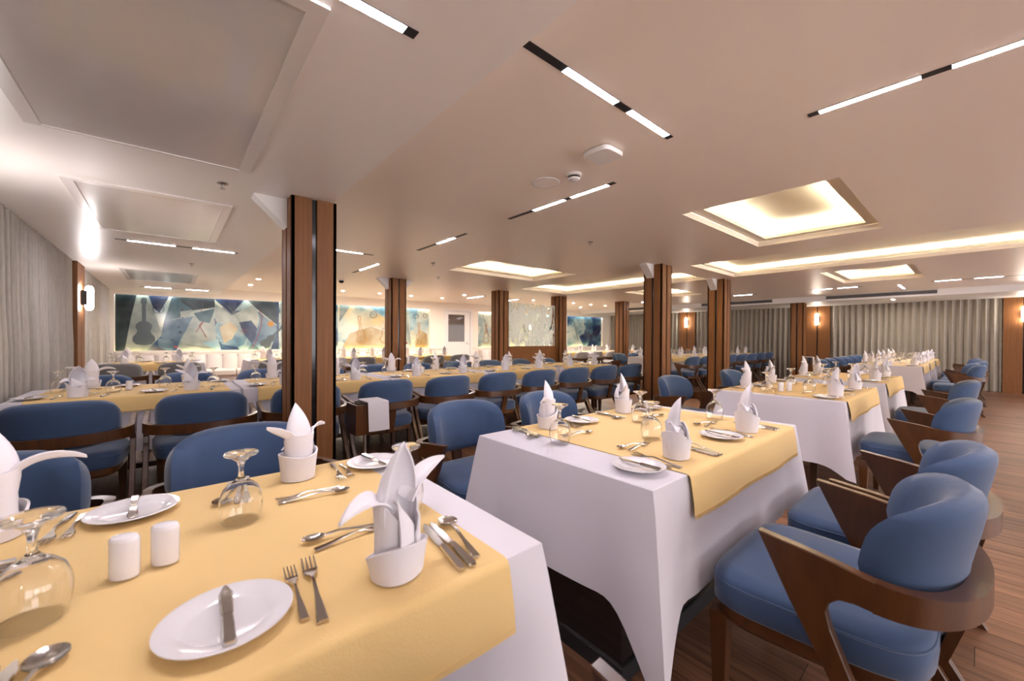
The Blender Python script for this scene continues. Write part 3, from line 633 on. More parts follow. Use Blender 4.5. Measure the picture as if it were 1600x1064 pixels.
# ================================================================ FURNITURE
# ---- armchair
def superell(a, n): c, s = math.cos(a), math.sin(a); return math.copysign(abs(c)**(2/n), c), math.copysign(abs(s)**(2/n), s)
def chair_parts(fab, woodm='chair_wood'):
    P = []
    prof = [(.148, .660), (.0, .642), (-.105, .624), (-.105, .550), (-.065, .553), (-.035, .548), (-.016, .53), (-.011, .505), (-.02, .465), (-.058, .37), (-.118, .245), (-.265, .0), (-.22, .0), (-.078, .225), (-.006, .36), (.07, .50)]
    for s in (-1, 1):
        P.append(('side_leg', MB().prism(prof, s*.312-.015, s*.312+.015, axis=0).mesh('chair_side', woodm, bevel=.003)))
    n = 30
    pts = []
    for i in range(n+1):
        c, sn = superell(math.pi*i/n, 2.25); pts.append((.312*c, -.10-.168*sn, .587-.012*math.sin(math.pi*i/n)))
    def sec(t): h = .037-.007*math.sin(math.pi*t); wd = .015+.006*math.sin(math.pi*t); return [(-wd, -h), (wd, -h), (wd, h), (-wd, h)]
    P.append(('arm_band', MB().sweep(pts, sec).mesh('chair_band', woodm, smooth=True, angle=40)))
    P.append(('back_post', MB().sweep([(0, -.258, .572), (0, -.232, .46), (0, -.195, .33)], [(-.03, -.012), (.03, -.012), (.03, .012), (-.03, .012)], up=Vector((0, 1, 0))).mesh('chair_post', woodm)))
    # backrest cushion
    mb = MB(); nr, na = 8, 44
    def bp(rho, a, side):
        p, v = superell(a, 2.7); p *= rho; v *= rho
        ph = p*R(84); t = .041*max(0, 1-rho**7)**.5
        ax, by = .247, .172
        x = ax*math.sin(ph); y = -.046-by*math.cos(ph); nx, ny = math.sin(ph)/ax, -math.cos(ph)/by; l = math.hypot(nx, ny); nx /= l; ny /= l
        hv = .150*v
        z = .660+hv; lean = -.030*max(v, -.3)
        return (x+side*t*nx, y+side*t*ny+lean, z)
    for side in (1, -1):
        mb.grid(lambda u, v: bp(v, 2*math.pi*u, side), na, nr)
    P.append(('backrest', mb.mesh('chair_backrest', fab, smooth=True, angle=75)))
    def tube(pts, r=.0035):
        m = MB(); n = len(pts); vs = []
        for i, p in enumerate(pts):
            d = (Vector(pts[(i+1) % n])-Vector(pts[i-1])).normalized(); a = d.cross(Vector((.13, .31, .94))).normalized(); b2 = d.cross(a)
            vs += [Vector(p)+a*r*math.cos(k*math.pi/2)+b2*r*math.sin(k*math.pi/2) for k in range(4)]
        return m.add(vs, [(i*4+k, i*4+(k+1) % 4, ((i+1) % n)*4+(k+1) % 4, ((i+1) % n)*4+k) for i in range(n) for k in range(4)])
    # seat cushion and rail
    def outl(a, k):
        p, v = superell(a, 5.0); wv = .302-.045*(1-v)/2; return (p*wv*k, .060+v*.258*k)
    def layers(ls, na=44):
        m = MB()
        m.grid(lambda u, v: (lambda q: (*outl(2*math.pi*u, q[0]), q[1]))(ls[round(v*(len(ls)-1))]), na, len(ls)-1)
        return m
    P.append(('seat', layers([(0, .362), (.96, .362), (1.0, .372), (1.0, .432), (.99, .447), (.955, .460), (.8, .469), (.4, .473), (0, .474)]).mesh('chair_seat', fab, smooth=True, angle=60)))
    P.append(('seat>seat_piping', tube([(*outl(2*math.pi*i/48, .996), .440) for i in range(48)]).mesh('seat_piping', fab, smooth=True, angle=120)))
    P.append(('seat_rail', layers([(0, .310), (.90, .310), (.95, .325), (.95, .362), (0, .362)]).mesh('chair_rail', woodm, smooth=True, angle=30)))
    for s in (-1, 1):
        P.append(('front_leg', MB().taper((s*.245, .275, 0), (.015, .015), (s*.245, .275, .33), (.026, .026)).mesh('chair_front_leg', woodm)))
    return P
CH_BLUE = chair_parts('blue_velvet'); CH_GREY = chair_parts('grey_fabric'); CH_PALE = chair_parts('pale_grey_fabric')
def chair(x, y, far, label, kind=CH_BLUE, group='blue armchairs in the aisle row', tw=None):
    rz = (math.pi if far else 0)+(random.uniform(-.03, .03) if tw is None else tw)
    return thing('armchair', label, 'armchair', kind, (x, y, 0), rz, group)

# ---- tables
def table_parts(L, W, base):
    P = [('tabletop', MB().box(-L/2+.004, L/2-.004, -W/2+.004, W/2-.004, T-.032, T-.004).mesh('table_top', 'dark_wood'))]
    if base == 'box':
        P.append(('base_box', MB().box(-L/2+.10, L/2-.15, -W/2+.17, W/2-.17, .06, .58).mesh('table_base', 'dark_glass')))
        P.append(('plinth', MB().box(-L/2+.09, L/2-.14, -W/2+.16, W/2-.16, 0, .058).mesh('table_plinth', 'black_plastic')))
        P.append(('metal_edge', MB().box(-L/2+.095, L/2-.145, -W/2+.165, W/2-.165, .058, .062).mesh('table_edge', 'steel')))
        P.append(('neck', MB().box(-.1, .1, -.1, .1, .58, T-.032).mesh('table_neck', 'dark_wood')))
    else:
        for a in (-1, 1):
            for b in (-1, 1): P.append(('leg', MB().taper((a*(L/2-.16), b*(W/2-.2), 0), (.02, .02), (a*(L/2-.16), b*(W/2-.2), T-.03), (.03, .03)).mesh('table_leg', 'dark_wood')))
        P.append(('stretcher', MB().box(-L/2+.16, L/2-.16, -.02, .02, .10, .14).mesh('table_stretcher', 'dark_wood')))
    return P
def cloth_mesh(L, W, seed, drop=.41, flare=.066, side=.014, tight=False, corner=.36):
    rnd = random.Random(seed); a, b = L/2+.004, W/2+.004
    m = MB()
    nx, ny = 14, 9
    m.add([(-a+.004, -b+.004, T), (a-.004, -b+.004, T), (a-.004, b-.004, T), (-a+.004, b-.004, T)], [(0, 1, 2, 3)])
    per = []
    def seg(x0, y0, x1, y1, nrm, n):
        l = math.hypot(x1-x0, y1-y0)
        for i in range(n):
            u = i/n; u = .5-.5*math.cos(math.pi*u)*(.35)-.0 if False else u
            per.append((x0+(x1-x0)*u, y0+(y1-y0)*u, nrm, u*l, l))
    seg(-a, -b, a, -b, (0, -1), 44); seg(a, -b, a, b, (1, 0), 30); seg(a, b, -a, b, (0, 1), 44); seg(-a, b, -a, -b, (-1, 0), 30)
    ph = [rnd.uniform(0, 6.28) for _ in range(8)]
    n = len(per); rows = 9
    def pos(i, j):
        x, y, nr, t, l = per[i % n]
        c = min(t, l-t); ex = math.exp(-(c/.085)**1.6)
        cx, cy = math.copysign(.707, x), math.copysign(.707, y)
        r = j/rows
        if j == 0: return (x, y, T-.002)
        d = drop+(drop*corner)*math.exp(-(c/.07)**2)
        pull = -.016*math.exp(-((c-.17)/.06)**2)
        rip = .008*math.sin(9*t+ph[0])+.005*math.sin(17*t+ph[1])
        if tight and nr[0]: rip = pull = 0; o = 0
        else: o = (side+pull+rip*(1-ex))*r
        f = flare*1.5*ex*r; fx = 0 if tight else f
        rad = .006
        return (x+nr[0]*(o+rad)*(1-.3*ex)+cx*fx, y+nr[1]*(o+rad)*(1-.3*ex)+cy*f, T-.008-d*r)
    m.grid(lambda u, v: pos(round(u*n), round(v*rows)), n, rows, wrap=True)
    # rounded top edge between the flat top and the skirt
    vs = []
    for i in range(n):
        x, y, nr, t, l = per[i]; vs.append((max(-a+.004, min(a-.004, x)), max(-b+.004, min(b-.004, y)), T))
    k0 = len(m.v); m.v += vs
    g0 = 4
    for i in range(n):
        j = (i+1) % n
        m.f.append((k0+i, k0+j, g0+j*(rows+1), g0+i*(rows+1)))
    return m.mesh('tablecloth', 'linen', smooth=True, angle=50, weld=True)
def runner_mesh(x0, x1, W, drop, seed, skew=0.0):
    rnd = random.Random(seed); b = W/2+.004; ph = rnd.uniform(0, 6)
    prof = [(-b-.026, T-.008-drop), (-b-.024, T-.008-drop*.66), (-b-.018, T-.008-drop*.3), (-b-.013, T-.012), (-b-.009, T-.001), (-b+.004, T+.004), (-b+.03, T+.004), (-.2, T+.0035), (0, T+.0035), (.2, T+.0035), (b-.03, T+.004), (b-.004, T+.004), (b+.009, T-.001), (b+.013, T-.012), (b+.018, T-.008-drop*.3), (b+.024, T-.008-drop*.66), (b+.026, T-.008-drop)]
    k = len(prof)-1
    def fn(u, v):
        y, z = prof[round(v*k)]; x = x0+(x1-x0)*u
        hang = max(0, (T-z)/drop)
        y += math.copysign(1, y)*hang*.004*(1+math.sin(11*u*(x1-x0)+ph)) if hang > 0 else 0
        return (x+skew*hang, y, z)
    return MB().grid(fn, 30, k).mesh('table_runner', 'runner_cloth', smooth=True, angle=60, solid=.0022)
def fringe_mesh(x0, x1, W, drop, seed):
    m = MB(); n = int((x1-x0)/.010); ph = random.Random(seed).uniform(0, 6)
    for s in (-1, 1):
        for i in range(n):
            x = x0+.004+i*.010+random.uniform(-.002, .002); u = (x-x0)/(x1-x0)
            y = s*(W/2+.004+.026+.004*(1+math.sin(11*u*(x1-x0)+ph))*(drop+.008)/drop+.001)
            m.box(x, x+.004, y-.0014, y+.0014, T-.008-drop-.006-random.uniform(0, .004), T-.008-drop+.006)
    return m.mesh('runner_fringe', 'runner_cloth', weld=False)

# ---- tableware
def strip(pts, th):
    """flat bar along +y: pts (y, half width, z)"""
    m = MB(); vs = []
    for y, w_, z in pts: vs += [(-w_, y, z), (w_, y, z), (w_*.8, y, z+th), (-w_*.8, y, z+th)]
    n = len(pts); fs = [(i*4+j, i*4+(j+1) % 4, (i+1)*4+(j+1) % 4, (i+1)*4+j) for i in range(n-1) for j in range(4)]+[(3, 2, 1, 0), tuple((n-1)*4+j for j in range(4))]
    m.add(vs, fs); return m
def fork_mesh(k=1.0):
    m = strip([(-.10, .007, .001), (-.098, .009, .001), (-.07, .008, .002), (-.03, .004, .006), (.01, .003, .009), (.03, .004, .007), (.045, .011, .003), (.055, .0125, .002), (.062, .0125, .002)], .003)
    for i in range(4):
        x = -.0105+i*.007; m.add([(x-.0018, .060, .002), (x+.0018, .060, .002), (x+.0018, .060, .0045), (x-.0018, .060, .0045), (x-.0009, .103, .007), (x+.0009, .103, .007), (x+.0009, .103, .0088), (x-.0009, .103, .0088)], [(0, 1, 5, 4), (1, 2, 6, 5), (2, 3, 7, 6), (3, 0, 4, 7), (4, 5, 6, 7)])
    m.v = [(x*k, y*k, z) for x, y, z in m.v]
    return m.mesh('fork', 'steel', smooth=True, angle=40)
def spoon_mesh(rx, ry, k=1.0):
    m = strip([(-.10, .006, .001), (-.098, .0085, .001), (-.07, .0075, .002), (-.03, .004, .006), (.01, .003, .010), (.03, .0035, .008), (.042, .004, .007)], .003)
    cy = .042+ry
    def b(r, a, dz): return (rx*r*math.cos(a), cy+ry*r*math.sin(a), .008-.0065*(1-r*r)+dz)
    m.grid(lambda u, v: b(v, 2*math.pi*u, .0012), 24, 5); m.grid(lambda u, v: b(v, 2*math.pi*u, -.0002), 24, 5)
    m.v = [(x*k, y*k, z) for x, y, z in m.v]
    return m.mesh('spoon', 'steel', smooth=True, angle=50)
def knife_parts(L=.21):
    h = L*.5
    return [('handle', strip([(-h, .006, .001), (-h+.004, .009, .001), (-h+.03, .0085, .001), (-.015, .0075, .001), (-.008, .006, .0015)], .006).mesh('knife_handle', 'steel', smooth=True, angle=40)),
            ('blade', strip([(-.010, .006, .002), (.0, .008, .002), (.06, .0098, .0018), (h-.02, .009, .0015), (h-.004, .004, .0015), (h, .001, .0015)], .0016).mesh('knife_blade', 'steel', smooth=True, angle=40))]
FORK, FORK_S = fork_mesh(1.0), fork_mesh(.82)
SOUP, DSPOON = spoon_mesh(.0225, .025), spoon_mesh(.016, .026, .92)
KNIFE, BKNIFE = knife_parts(.215), knife_parts(.165)
PLATE = MB().lathe([(0, .005), (.052, .005), (.058, .007), (.066, .0115), (.086, .015), (.0895, .0147), (.089, .0135), (.068, .0095), (.054, .0), (0, .0)], 40).mesh('plate', 'porcelain', smooth=True, angle=60)
def goblet():
    """upturned stem glass resting on its rim"""
    out = [(.0385, .000), (.0415, .012), (.0445, .030), (.0450, .045), (.0425, .062), (.036, .078), (.024, .090), (.012, .098), (.0065, .106), (.0052, .118), (.0058, .130), (.010, .142), (.021, .152), (.034, .157), (.0365, .160), (.0355, .163), (.018, .1645), (0, .165)]
    inn = [(.0372, .000), (.0401, .012), (.0431, .030), (.0436, .045), (.0411, .061), (.0345, .0765), (.0225, .088), (.010, .0955), (0, .0975)]
    return MB().lathe(inn[::-1]+out, 32).mesh('goblet', 'clear_glass', smooth=True, angle=70)
GOBLET = goblet()
def shaker():
    rx, ry = .0235, .0175
    return [('body', MB().lathe([(0, 0), (.95, 0), (1, .004), (1, .066), (.97, .071), (.86, .074)], 28, sx=rx, sy=ry).mesh('shaker_body', 'porcelain', smooth=True, angle=50)),
            ('cap', MB().lathe([(.86, .074), (.5, .0755), (0, .076)], 28, sx=rx, sy=ry).mesh('shaker_cap', 'porcelain', smooth=True))]
SHAKER = shaker()
def napkin_parts(seed, droop=(.3, .1), tall=1.0, open_=1.0, cuff_h=.055, tilt=.013, blunt=2.0, wide=1.0):
    """linen napkin folded as a lily: cuff, wrapped body, cupped upright petal and two curling side leaves"""
    P = []
    def cuff(u, v):
        a = 2*math.pi*u; rr = .050*(.5+.5*wide)+.0015*math.cos(3*a+seed); h = cuff_h+tilt*math.cos(a+1.2+seed*.7)+.004*math.sin(2*a+seed)
        fl = .0045*v+.004*v*v
        return ((rr+fl)*math.cos(a), (rr+fl)*.90*math.sin(a), h*v)
    P.append(('cuff', MB().grid(cuff, 36, 5, wrap=True).mesh('napkin_cuff', 'napkin_linen', smooth=True, angle=70, solid=.005)))
    def body(u, v):
        a = -math.pi/2+math.pi*2*u; q = abs(2*u-1)
        top = (.152-.015*(1-q)-.080*max(0, (q-.42)/.58)**1.2)*tall
        z = .002+top*v; rr = .0460*(.5+.5*wide)-.001*(z/.15)+.0025*math.sin(3*a+seed)*v-.004*math.sin(math.pi*min(1, z/.15))
        sp = .006*(2*u-1) if q > .8 else 0
        return (rr*math.cos(a)*(1+.04*v), rr*.86*math.sin(a)+sp, z)
    P.append(('body', MB().grid(body, 44, 8).mesh('napkin_body', 'napkin_linen', smooth=True, angle=70, solid=.004)))
    def flap(u, v):                      # lapel that crosses the front diagonally
        z = cuff_h+.004+(.142*tall-cuff_h)*v; x = -.040+.074*u*(1-v)**.9+.006*v; y = -.0405-.0035*math.sin(math.pi*u)+.016*v*v+.010*u*u
        return (x, y, z+.006*u*(1-v))
    P.append(('lapel', MB().grid(flap, 8, 8).mesh('napkin_lapel', 'napkin_linen', smooth=True, angle=70, solid=.004)))
    def petal(u, v):
        k = 1.0 if v < .40 else max(0, 1-((v-.40)/.60)**blunt)
        k *= .80+.20*min(1, v/.40)
        f = (2*u-1)*R(104); wd = .044*k*wide
        return (wd*math.sin(f), .002+.70*wd*math.cos(f)-.016*v*v, (.05+.190*v)*tall)
    P.append(('petal', MB().grid(petal, 18, 18).mesh('napkin_petal', 'napkin_linen', smooth=True, angle=70, solid=.0035)))
    for s, dr in ((-1, droop[0]), (1, droop[1])):
        L = .112*open_
        def leaf(u, v, s=s, dr=dr):
            n = 14; px = .036; pz = .118; k = int(round(v*n))
            for i in range(k):
                t = i/n; aa = R(62)*(1-t)**2.0-dr*1.5*t**1.3; px += L/n*math.cos(aa); pz += L/n*math.sin(aa)
            wd = .030*(1-v**1.25)**.85*(.9+.1*v)+.0015; q = 2*u-1
            return (s*(px-.008*(1-v)*abs(q)), q*wd*.70+.004-.012*v, (pz+q*wd*.75*(.25+.75*v)+.006*q*q)*tall)
        P.append(('leaf', MB().grid(leaf, 8, 14).mesh('napkin_leaf', 'napkin_linen', smooth=True, angle=70, solid=.004)))
    return P
NAPKINS = [napkin_parts(1, (.30, -.05), 1.03, 1.15, .046, .022, 2.2, 1.10), napkin_parts(2, (.12, -.45), .98, .85, .080, .004), napkin_parts(3, (.8, .6), .94, .6, .074, .028, 3.0, 1.08), napkin_parts(4, (-.3, .3), .98, .8, .070, .015, 2.4)]

# ---- a laid table
def lay(cx, cy, L, W, tname, row, base, level, run, seats, shakers=None, seed=0, rdrop=.125, drop=.41, tight=False, corner=.36, tgroup=None, nap_du={}, rot=(.35, -.3, .1, .5), naps=(2, 3, 0, 1)):
    """seats: list of (x, far, phrase). run: (x0, x1) of the runner, absolute."""
    thing('dining_table', f'dining table hidden under a white cloth, {tname}', 'table', table_parts(L, W, base), (cx, cy, 0), 0, tgroup or f'tables of the {row}')
    tag(obj('tablecloth', cloth_mesh(L, W, seed, drop, tight=tight, corner=corner), None, (cx, cy, 0)), f'white linen cloth draped over {tname}', 'tablecloth', f'white cloths of the {row}')
    x0, x1 = run[0]-cx, run[1]-cx
    rn = obj('table_runner', None, None, (cx, cy, 0)); tag(rn, f'yellow runner laid across {tname}', 'table runner', f'yellow runners of the {row}')
    obj('cloth', runner_mesh(x0, x1, W, rdrop, seed), rn)
    if level >= 2 and seed > 1: obj('fringe', fringe_mesh(x0, x1, W, rdrop, seed), rn, kind='stuff')
    elif level >= 2:
        for s_ in (-1, 1): obj('hem', MB().box(x0+.004, x1-.004, s_*(W/2+.034)-.004, s_*(W/2+.034)+.004, T-.008-rdrop+.010, T-.008-rdrop+.0115).mesh('runner_hem', 'runner_cloth'), rn)
    zt = T+.0065
    for k, (sx, far, ph) in enumerate(seats):
        sg = -1 if far else 1; ey = cy+(W/2 if far else -W/2); rz0 = math.pi if far else 0
        rnd = random.Random(seed*31+k)
        def at(u, v, z=zt): return (sx+sg*u, ey+sg*v, z)
        j = lambda a: rnd.uniform(-a, a)
        wh = f'{ph} of {tname}'; gp = f'place settings of the {row}'
        nk = NAPKINS[naps[k]]
        thing('napkin', f'white napkin folded like a lily, {wh}', 'napkin', nk, at(nap_du.get(k, 0), .10+j(.012)), rz0+rot[k % 4]+j(.15), gp+', napkins')
        tag(obj('goblet', GOBLET, None, at(.170+j(.012), .325+j(.012))), f'clear stem glass turned upside down, {wh}', 'glass', gp+', glasses')
        pz = zt if run[0]-.05 < sx-sg*.23 < run[1]+.05 else zt-.004
        tag(obj('side_plate', PLATE, None, at(-.232, .125, zt)), f'round white side plate, {wh}', 'plate', gp+', plates')
        if level >= 2:
            a = at(-.232, .125, zt+.0142)
            thing('butter_knife', f'butter knife lying across the plate, {wh}', 'knife', BKNIFE, a, rz0+R(-3)+j(.2), gp+', butter knives')
            tag(obj('dinner_fork', FORK, None, at(-.106, .13), rz0+R(-8)+j(.03)), f'steel dinner fork beside the napkin, {wh}', 'fork', gp+', dinner forks')
            thing('dinner_knife', f'steel dinner knife, {wh}', 'knife', KNIFE, at(.140, .115), rz0+R(-8)+j(.02), gp+', dinner knives')
            tag(obj('dessert_spoon', DSPOON, None, at(.0, .300), rz0+math.pi/2+R(-8)+j(.05)), f'dessert spoon laid above the napkin, {wh}', 'spoon', gp+', dessert spoons')
        if level >= 3:
            tag(obj('starter_fork', FORK_S, None, at(-.134, .135), rz0+R(-5)+j(.03)), f'smaller starter fork by the plate, {wh}', 'fork', gp+', starter forks')
            thing('fish_knife', f'second steel knife, {wh}', 'knife', KNIFE, at(.160, .112), rz0+R(-7)+j(.02), gp+', second knives')
            tag(obj('soup_spoon', SOUP, None, at(.190, .125), rz0+R(-12)+j(.02)), f'round-bowled soup spoon, {wh}', 'spoon', gp+', soup spoons')
            tag(obj('dessert_fork', FORK_S, None, at(.01, .272), rz0-math.pi/2+R(4)+j(.05)), f'dessert fork laid above the napkin, {wh}', 'fork', gp+', dessert forks')
    if shakers:
        for (x, y, lb) in shakers: thing('shaker', lb, 'shaker', SHAKER, (x, y, zt), R(-32), 'salt and pepper pots')

AISLE = 'aisle row'; MID = 'middle row'; FARM = 'far middle row'; WALLR = 'banquette row'
YA, WT = 1.06, .865       # aisle row centre and table width
pa, pb = 'pale-curtain end', 'taupe-curtain end'
def four(a, b, a2=None, b2=None, near='aisle side', far='column side'):
    return [(a, False, f'{near}, {pa}'), (b, False, f'{near}, {pb}'), (a2 if a2 is not None else a, True, f'{far}, {pa}'), (b2 if b2 is not None else b, True, f'{far}, {pb}')]
tn = ['', 'the first aisle-row table', 'the second aisle-row table', 'the third aisle-row table', 'the fourth aisle-row table', 'the fifth aisle-row table', 'the sixth aisle-row table', 'the seventh aisle-row table']
lay(-.09, YA, 1.42, WT, tn[1], AISLE, 'box', 3, (-.76, .52), four(-.33, .30, -.30, .31), [(-.063, 1.022, 'white oval salt pot nearer the upturned glass, first aisle-row table'), (-.006, 1.036, 'white oval pepper pot nearer the plate, first aisle-row table')], 1, nap_du={1: .03}, rot=(0, .55, 0, .55), naps=(2, 0, 0, 1))
lay(1.795, YA, 1.41, WT, tn[2], AISLE, 'box', 3, (1.30, 2.43), four(1.45, 2.12, 1.43, 2.08), None, 2, drop=.39, naps=(2, 2, 3, 1), rot=(.5, .3, .5, .9))
lay(4.375, YA, 1.41, WT, tn[3], AISLE, 'legs', 2, (3.74, 5.0), four(4.03, 4.72), [(3.98, 1.10, 'white oval salt pot, third aisle-row table'), (4.06, 1.06, 'white oval pepper pot beside the salt, third aisle-row table')], 3, drop=.46, corner=.16)
lay(6.245, YA, 1.41, WT, tn[4], AISLE, 'legs', 2, (5.6, 6.87), four(5.9, 6.6), None, 4, drop=.46, corner=.16)
lay(10.3, YA, 1.41, WT, tn[5], AISLE, 'legs', 1, (9.75, 10.9), four(9.95, 10.65), [(9.8, 1.05, 'white oval salt pot, fifth aisle-row table'), (9.87, 1.02, 'white oval pepper pot, fifth aisle-row table')], 5, tight=True)
lay(11.8, YA, 1.41, WT, tn[6], AISLE, 'legs', 1, (11.2, 12.4), four(11.45, 12.15), None, 6, tight=True)
lay(13.3, YA, 1.41, WT, tn[7], AISLE, 'legs', 1, (12.7, 13.9), four(12.95, 13.65), None, 7, tight=True)
# middle row
YM = 4.55; MX = [-.19+1.33*k for k in range(5)]
mn = ['the first middle-row table', 'the second middle-row table', 'the third middle-row table', 'the fourth middle-row table', 'the fifth middle-row table']
for k, cx in enumerate(MX):
    st = [(x, f, p) for x, f, p in four(cx-.31, cx+.33, near='column side', far='artwork side')]
    lay(cx, YM, 1.30, .86, mn[k], MID, 'legs', 2, (cx-.55, cx+.58), st, [(cx-.06, YM-.02, f'white oval salt pot, {mn[k]}')] if k in (0, 2) else None, 10+k, rdrop=.10, tight=True)
# far middle row
YN = 5.15
for k in range(4):
    cx = 9.25+1.45*k; t = f'far middle-row table number {k+1} from the centre columns'
    lay(cx, YN, 1.42, .86, ['the first far middle-row table', 'the second far middle-row table', 'the third far middle-row table', 'the last far middle-row table'][k], FARM, 'legs', 1, (cx-.25 if k == 0 else cx-.6, cx+.62), four(cx-.33, cx+.33, near='column side', far='artwork side'), None, 20+k, rdrop=.10, tight=True)
# banquette row
for k, cx in enumerate((-.2, 1.75, 3.3, 4.85, 9.6, 11.1, 12.6)):
    t = ['the first banquette-row table', 'the second banquette-row table', 'the third banquette-row table', 'the fourth banquette-row table', 'the fifth banquette-row table', 'the sixth banquette-row table', 'the last banquette-row table'][k]
    dy = 0 if k < 4 else -.35
    lay(cx, 8.95+dy, 1.3, .86, t, WALLR, 'legs', 1, (cx-.5, cx+.5), four(cx-.33, cx+.33, near='chair side', far='banquette side'), None, 30+k, rdrop=.10)

# ---- chairs
gA = 'blue armchairs along the aisle'; d_ = .37
yn, yf = YA-WT/2-d_, YA+WT/2+d_
chair(.23, yn+.01, False, 'blue armchair whose arm tip pokes out below the first table', group=gA, tw=0)
chair(1.595, yn, False, 'big blue velvet armchair in front of the second table, first on the aisle', group=gA, tw=.0)
chair(2.262, yn-.03, False, 'blue velvet armchair second on the aisle, at the second table', group=gA, tw=.0)
for x, lb in ((4.08, 'blue armchair on the aisle at the third table'), (5.97, 'blue armchair on the aisle at the fourth table'),
              (9.95, 'blue armchair on the aisle at the fifth table, pale-curtain end'), (10.65, 'blue armchair on the aisle at the fifth table, taupe-curtain end'), (11.45, 'blue armchair on the aisle at the sixth table, pale-curtain end'), (12.15, 'blue armchair on the aisle at the sixth table, taupe-curtain end'), (12.95, 'blue armchair on the aisle at the seventh table, pale-curtain end'), (13.65, 'last blue armchair on the aisle before the taupe curtain')):
    chair(x, yn+(.0 if x < 9 else random.uniform(-.1, .03)), False, lb, group=gA)
gB = 'blue armchairs on the column side of the aisle row'
for x, y, lb in ((-.47, 1.875, 'blue armchair behind the first table, partly hidden by a napkin'), (.25, 1.90, 'wide blue armchair back behind the upturned glass of the first table'),
                 (1.36, 1.875, 'blue armchair with its arm beside the corner of the second table'), (2.06, 1.87, 'blue armchair behind the napkin and glass of the second table'),
                 (4.02, 1.93, 'blue armchair on the column side of the third table'), (5.44, 1.885, 'blue armchair on the column side of the fourth table'),
                 (9.95, 1.875, 'blue armchair on the column side of the fifth table, pale-curtain end'), (10.65, 1.87, 'blue armchair on the column side of the fifth table, taupe-curtain end'), (11.45, 1.875, 'blue armchair on the column side of the sixth table, pale-curtain end'), (12.15, 1.87, 'blue armchair on the column side of the sixth table, taupe-curtain end'), (12.95, 1.875, 'blue armchair on the column side of the seventh table, pale-curtain end'), (13.65, 1.87, 'last blue armchair on the column side before the taupe curtain')):
    chair(x, y, True, lb, group=gB)
gC = 'blue armchairs of the middle row, backs to the columns'; nums = ['first', 'second', 'third', 'fourth', 'fifth', 'sixth', 'seventh', 'eighth', 'ninth', 'tenth']
for k, x in enumerate((-.50, .19, .87, 1.55, 2.22, 2.89, 3.56, 4.23, 4.90, 5.57)):
    chair(x, 3.735, False, f'blue armchair with its back to the aisle row, {nums[k]} along the middle row', group=gC)
gD = 'blue armchairs on the artwork side of the middle row'
for k, x in enumerate((-.52, .16, .84, 1.52, 2.20, 2.88, 3.56, 4.24, 4.92, 5.6)):
    chair(x, 5.385, True, f'blue armchair facing the aisle row, {nums[k]} on the artwork side of the middle row', group=gD)
gE = 'blue armchairs of the far middle row'
for k, x in enumerate((8.95, 9.66, 10.35, 11.05, 11.8, 12.5, 13.2, 13.9)):
    chair(x, 4.33, False, f'blue armchair with its back to the columns, {nums[k]} along the far middle row', group=gE)
for k, x in enumerate((8.95, 9.66, 10.35, 11.05, 11.8, 12.5, 13.2)):
    chair(x, 5.98, True, f'blue armchair facing the columns, {nums[k]} on the far side of the far middle row', group=gE)
gF = 'grey armchairs of the banquette row'
for k, x in enumerate((-.56, .13, 1.42, 2.11, 2.93, 3.62, 4.53, 5.22)):
    chair(x, 8.11, False, f'charcoal grey armchair facing the long artwork, {nums[k]} from the pale curtain', CH_GREY, gF)
for k, x in enumerate((9.25, 9.95, 10.75, 11.45, 12.25, 12.95)):
    chair(x, 7.76, False, f'pale grey armchair beyond the partition, {nums[k]} from the glass', CH_PALE, gF)

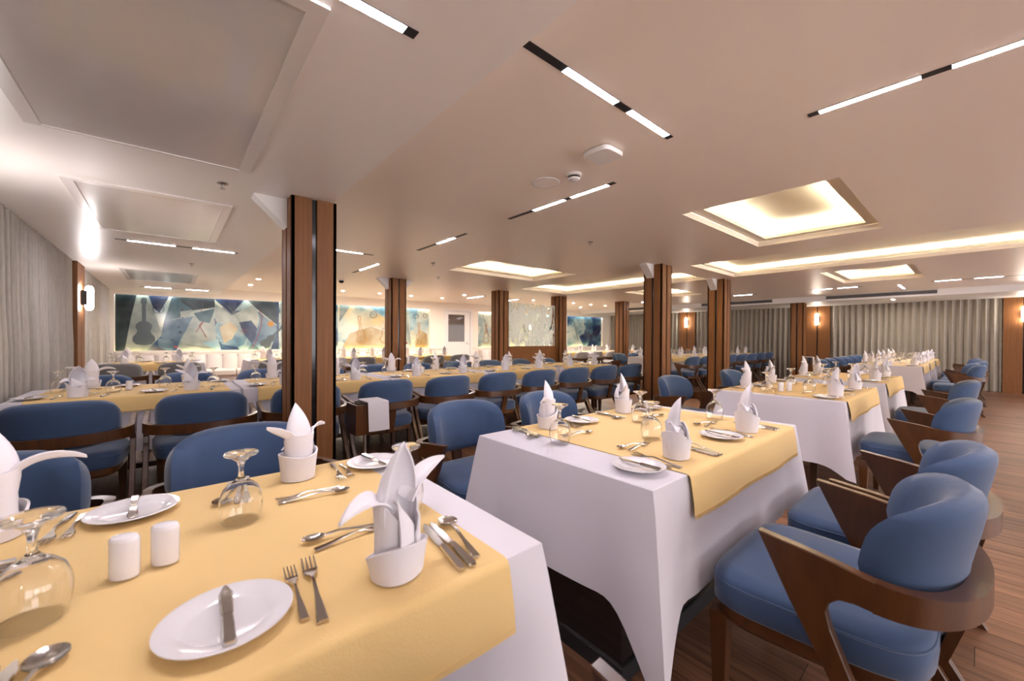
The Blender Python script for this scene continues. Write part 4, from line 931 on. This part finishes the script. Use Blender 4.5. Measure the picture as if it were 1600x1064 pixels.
# ---- wooden cooler stand with a towel beside the near column
e = obj('cooler_stand', None, None, (1.22, 3.28, 0)); tag(e, 'square wooden wine cooler on a thin leg beside the near column', 'cooler stand')
box = MB()
for q in ((-.11, .11, -.11, -.095), (-.11, .11, .095, .11), (-.11, -.095, -.095, .095), (.095, .11, -.095, .095)): box.box(*q, .42, .66)
box.box(-.095, .095, -.095, .095, .42, .435)
obj('box', box.mesh('cooler_box', 'chair_wood', weld=False), e)
obj('rim', MB().lathe([(.088, .655), (.092, .668), (.084, .668), (.082, .655), (.075, .46), (0, .45)], 24).mesh('cooler_rim', 'steel', smooth=True), e)
obj('pole', MB().lathe([(0, .02), (.014, .02), (.014, .42), (0, .42)], 12).mesh('cooler_pole', 'steel_soft', smooth=True), e)
obj('base', MB().lathe([(0, 0), (.13, 0), (.13, .008), (.02, .022), (0, .022)], 28).mesh('cooler_base', 'steel_soft', smooth=True), e)
def towel(u, v):
    x = .0+.17*u-.02; 
    if v < .25: return (x, -.118+v/.25*.23-.002, .672+.004*math.sin(6*u)) if False else (x, .11-v/.25*.235, .680)
    return (x+.01*(v-.25), -.127-.012*math.sin(3*u)*(v-.25), .678-(v-.25)/.75*.235)
tag(obj('towel', MB().grid(towel, 10, 16).mesh('towel', 'napkin_linen', smooth=True, angle=70, solid=.006), None, (1.22, 3.28, 0)), 'white towel hanging over the wooden wine cooler by the near column', 'towel')
e = obj('ice_bucket_stand', None, None, (12.35, 2.85, 0)); tag(e, 'round steel ice bucket on a stand before the column by the taupe curtain', 'ice bucket')
obj('bucket', MB().lathe([(0, .52), (.075, .52), (.085, .54), (.105, .74), (.11, .745), (.102, .74), (.08, .54), (0, .53)], 28).mesh('ice_bucket', 'steel', smooth=True), e)
obj('pole', MB().lathe([(0, .02), (.012, .02), (.012, .52), (0, .52)], 12).mesh('bucket_pole', 'steel_soft', smooth=True), e)
obj('base', MB().lathe([(0, 0), (.13, 0), (.13, .008), (.02, .022), (0, .022)], 28).mesh('bucket_base', 'steel_soft', smooth=True), e)
def towel2(u, v):
    x = -.02+.12*u
    return (x+.05, .10-v/.3*.22, .757) if v < .3 else (x+.05, -.124, .755-(v-.3)/.7*.16)
tag(obj('towel', MB().grid(towel2, 6, 12).mesh('towel_small', 'napkin_linen', smooth=True, angle=70, solid=.006), None, (12.35, 2.85, 0)), 'small white towel on the round ice bucket near the taupe curtain', 'towel')
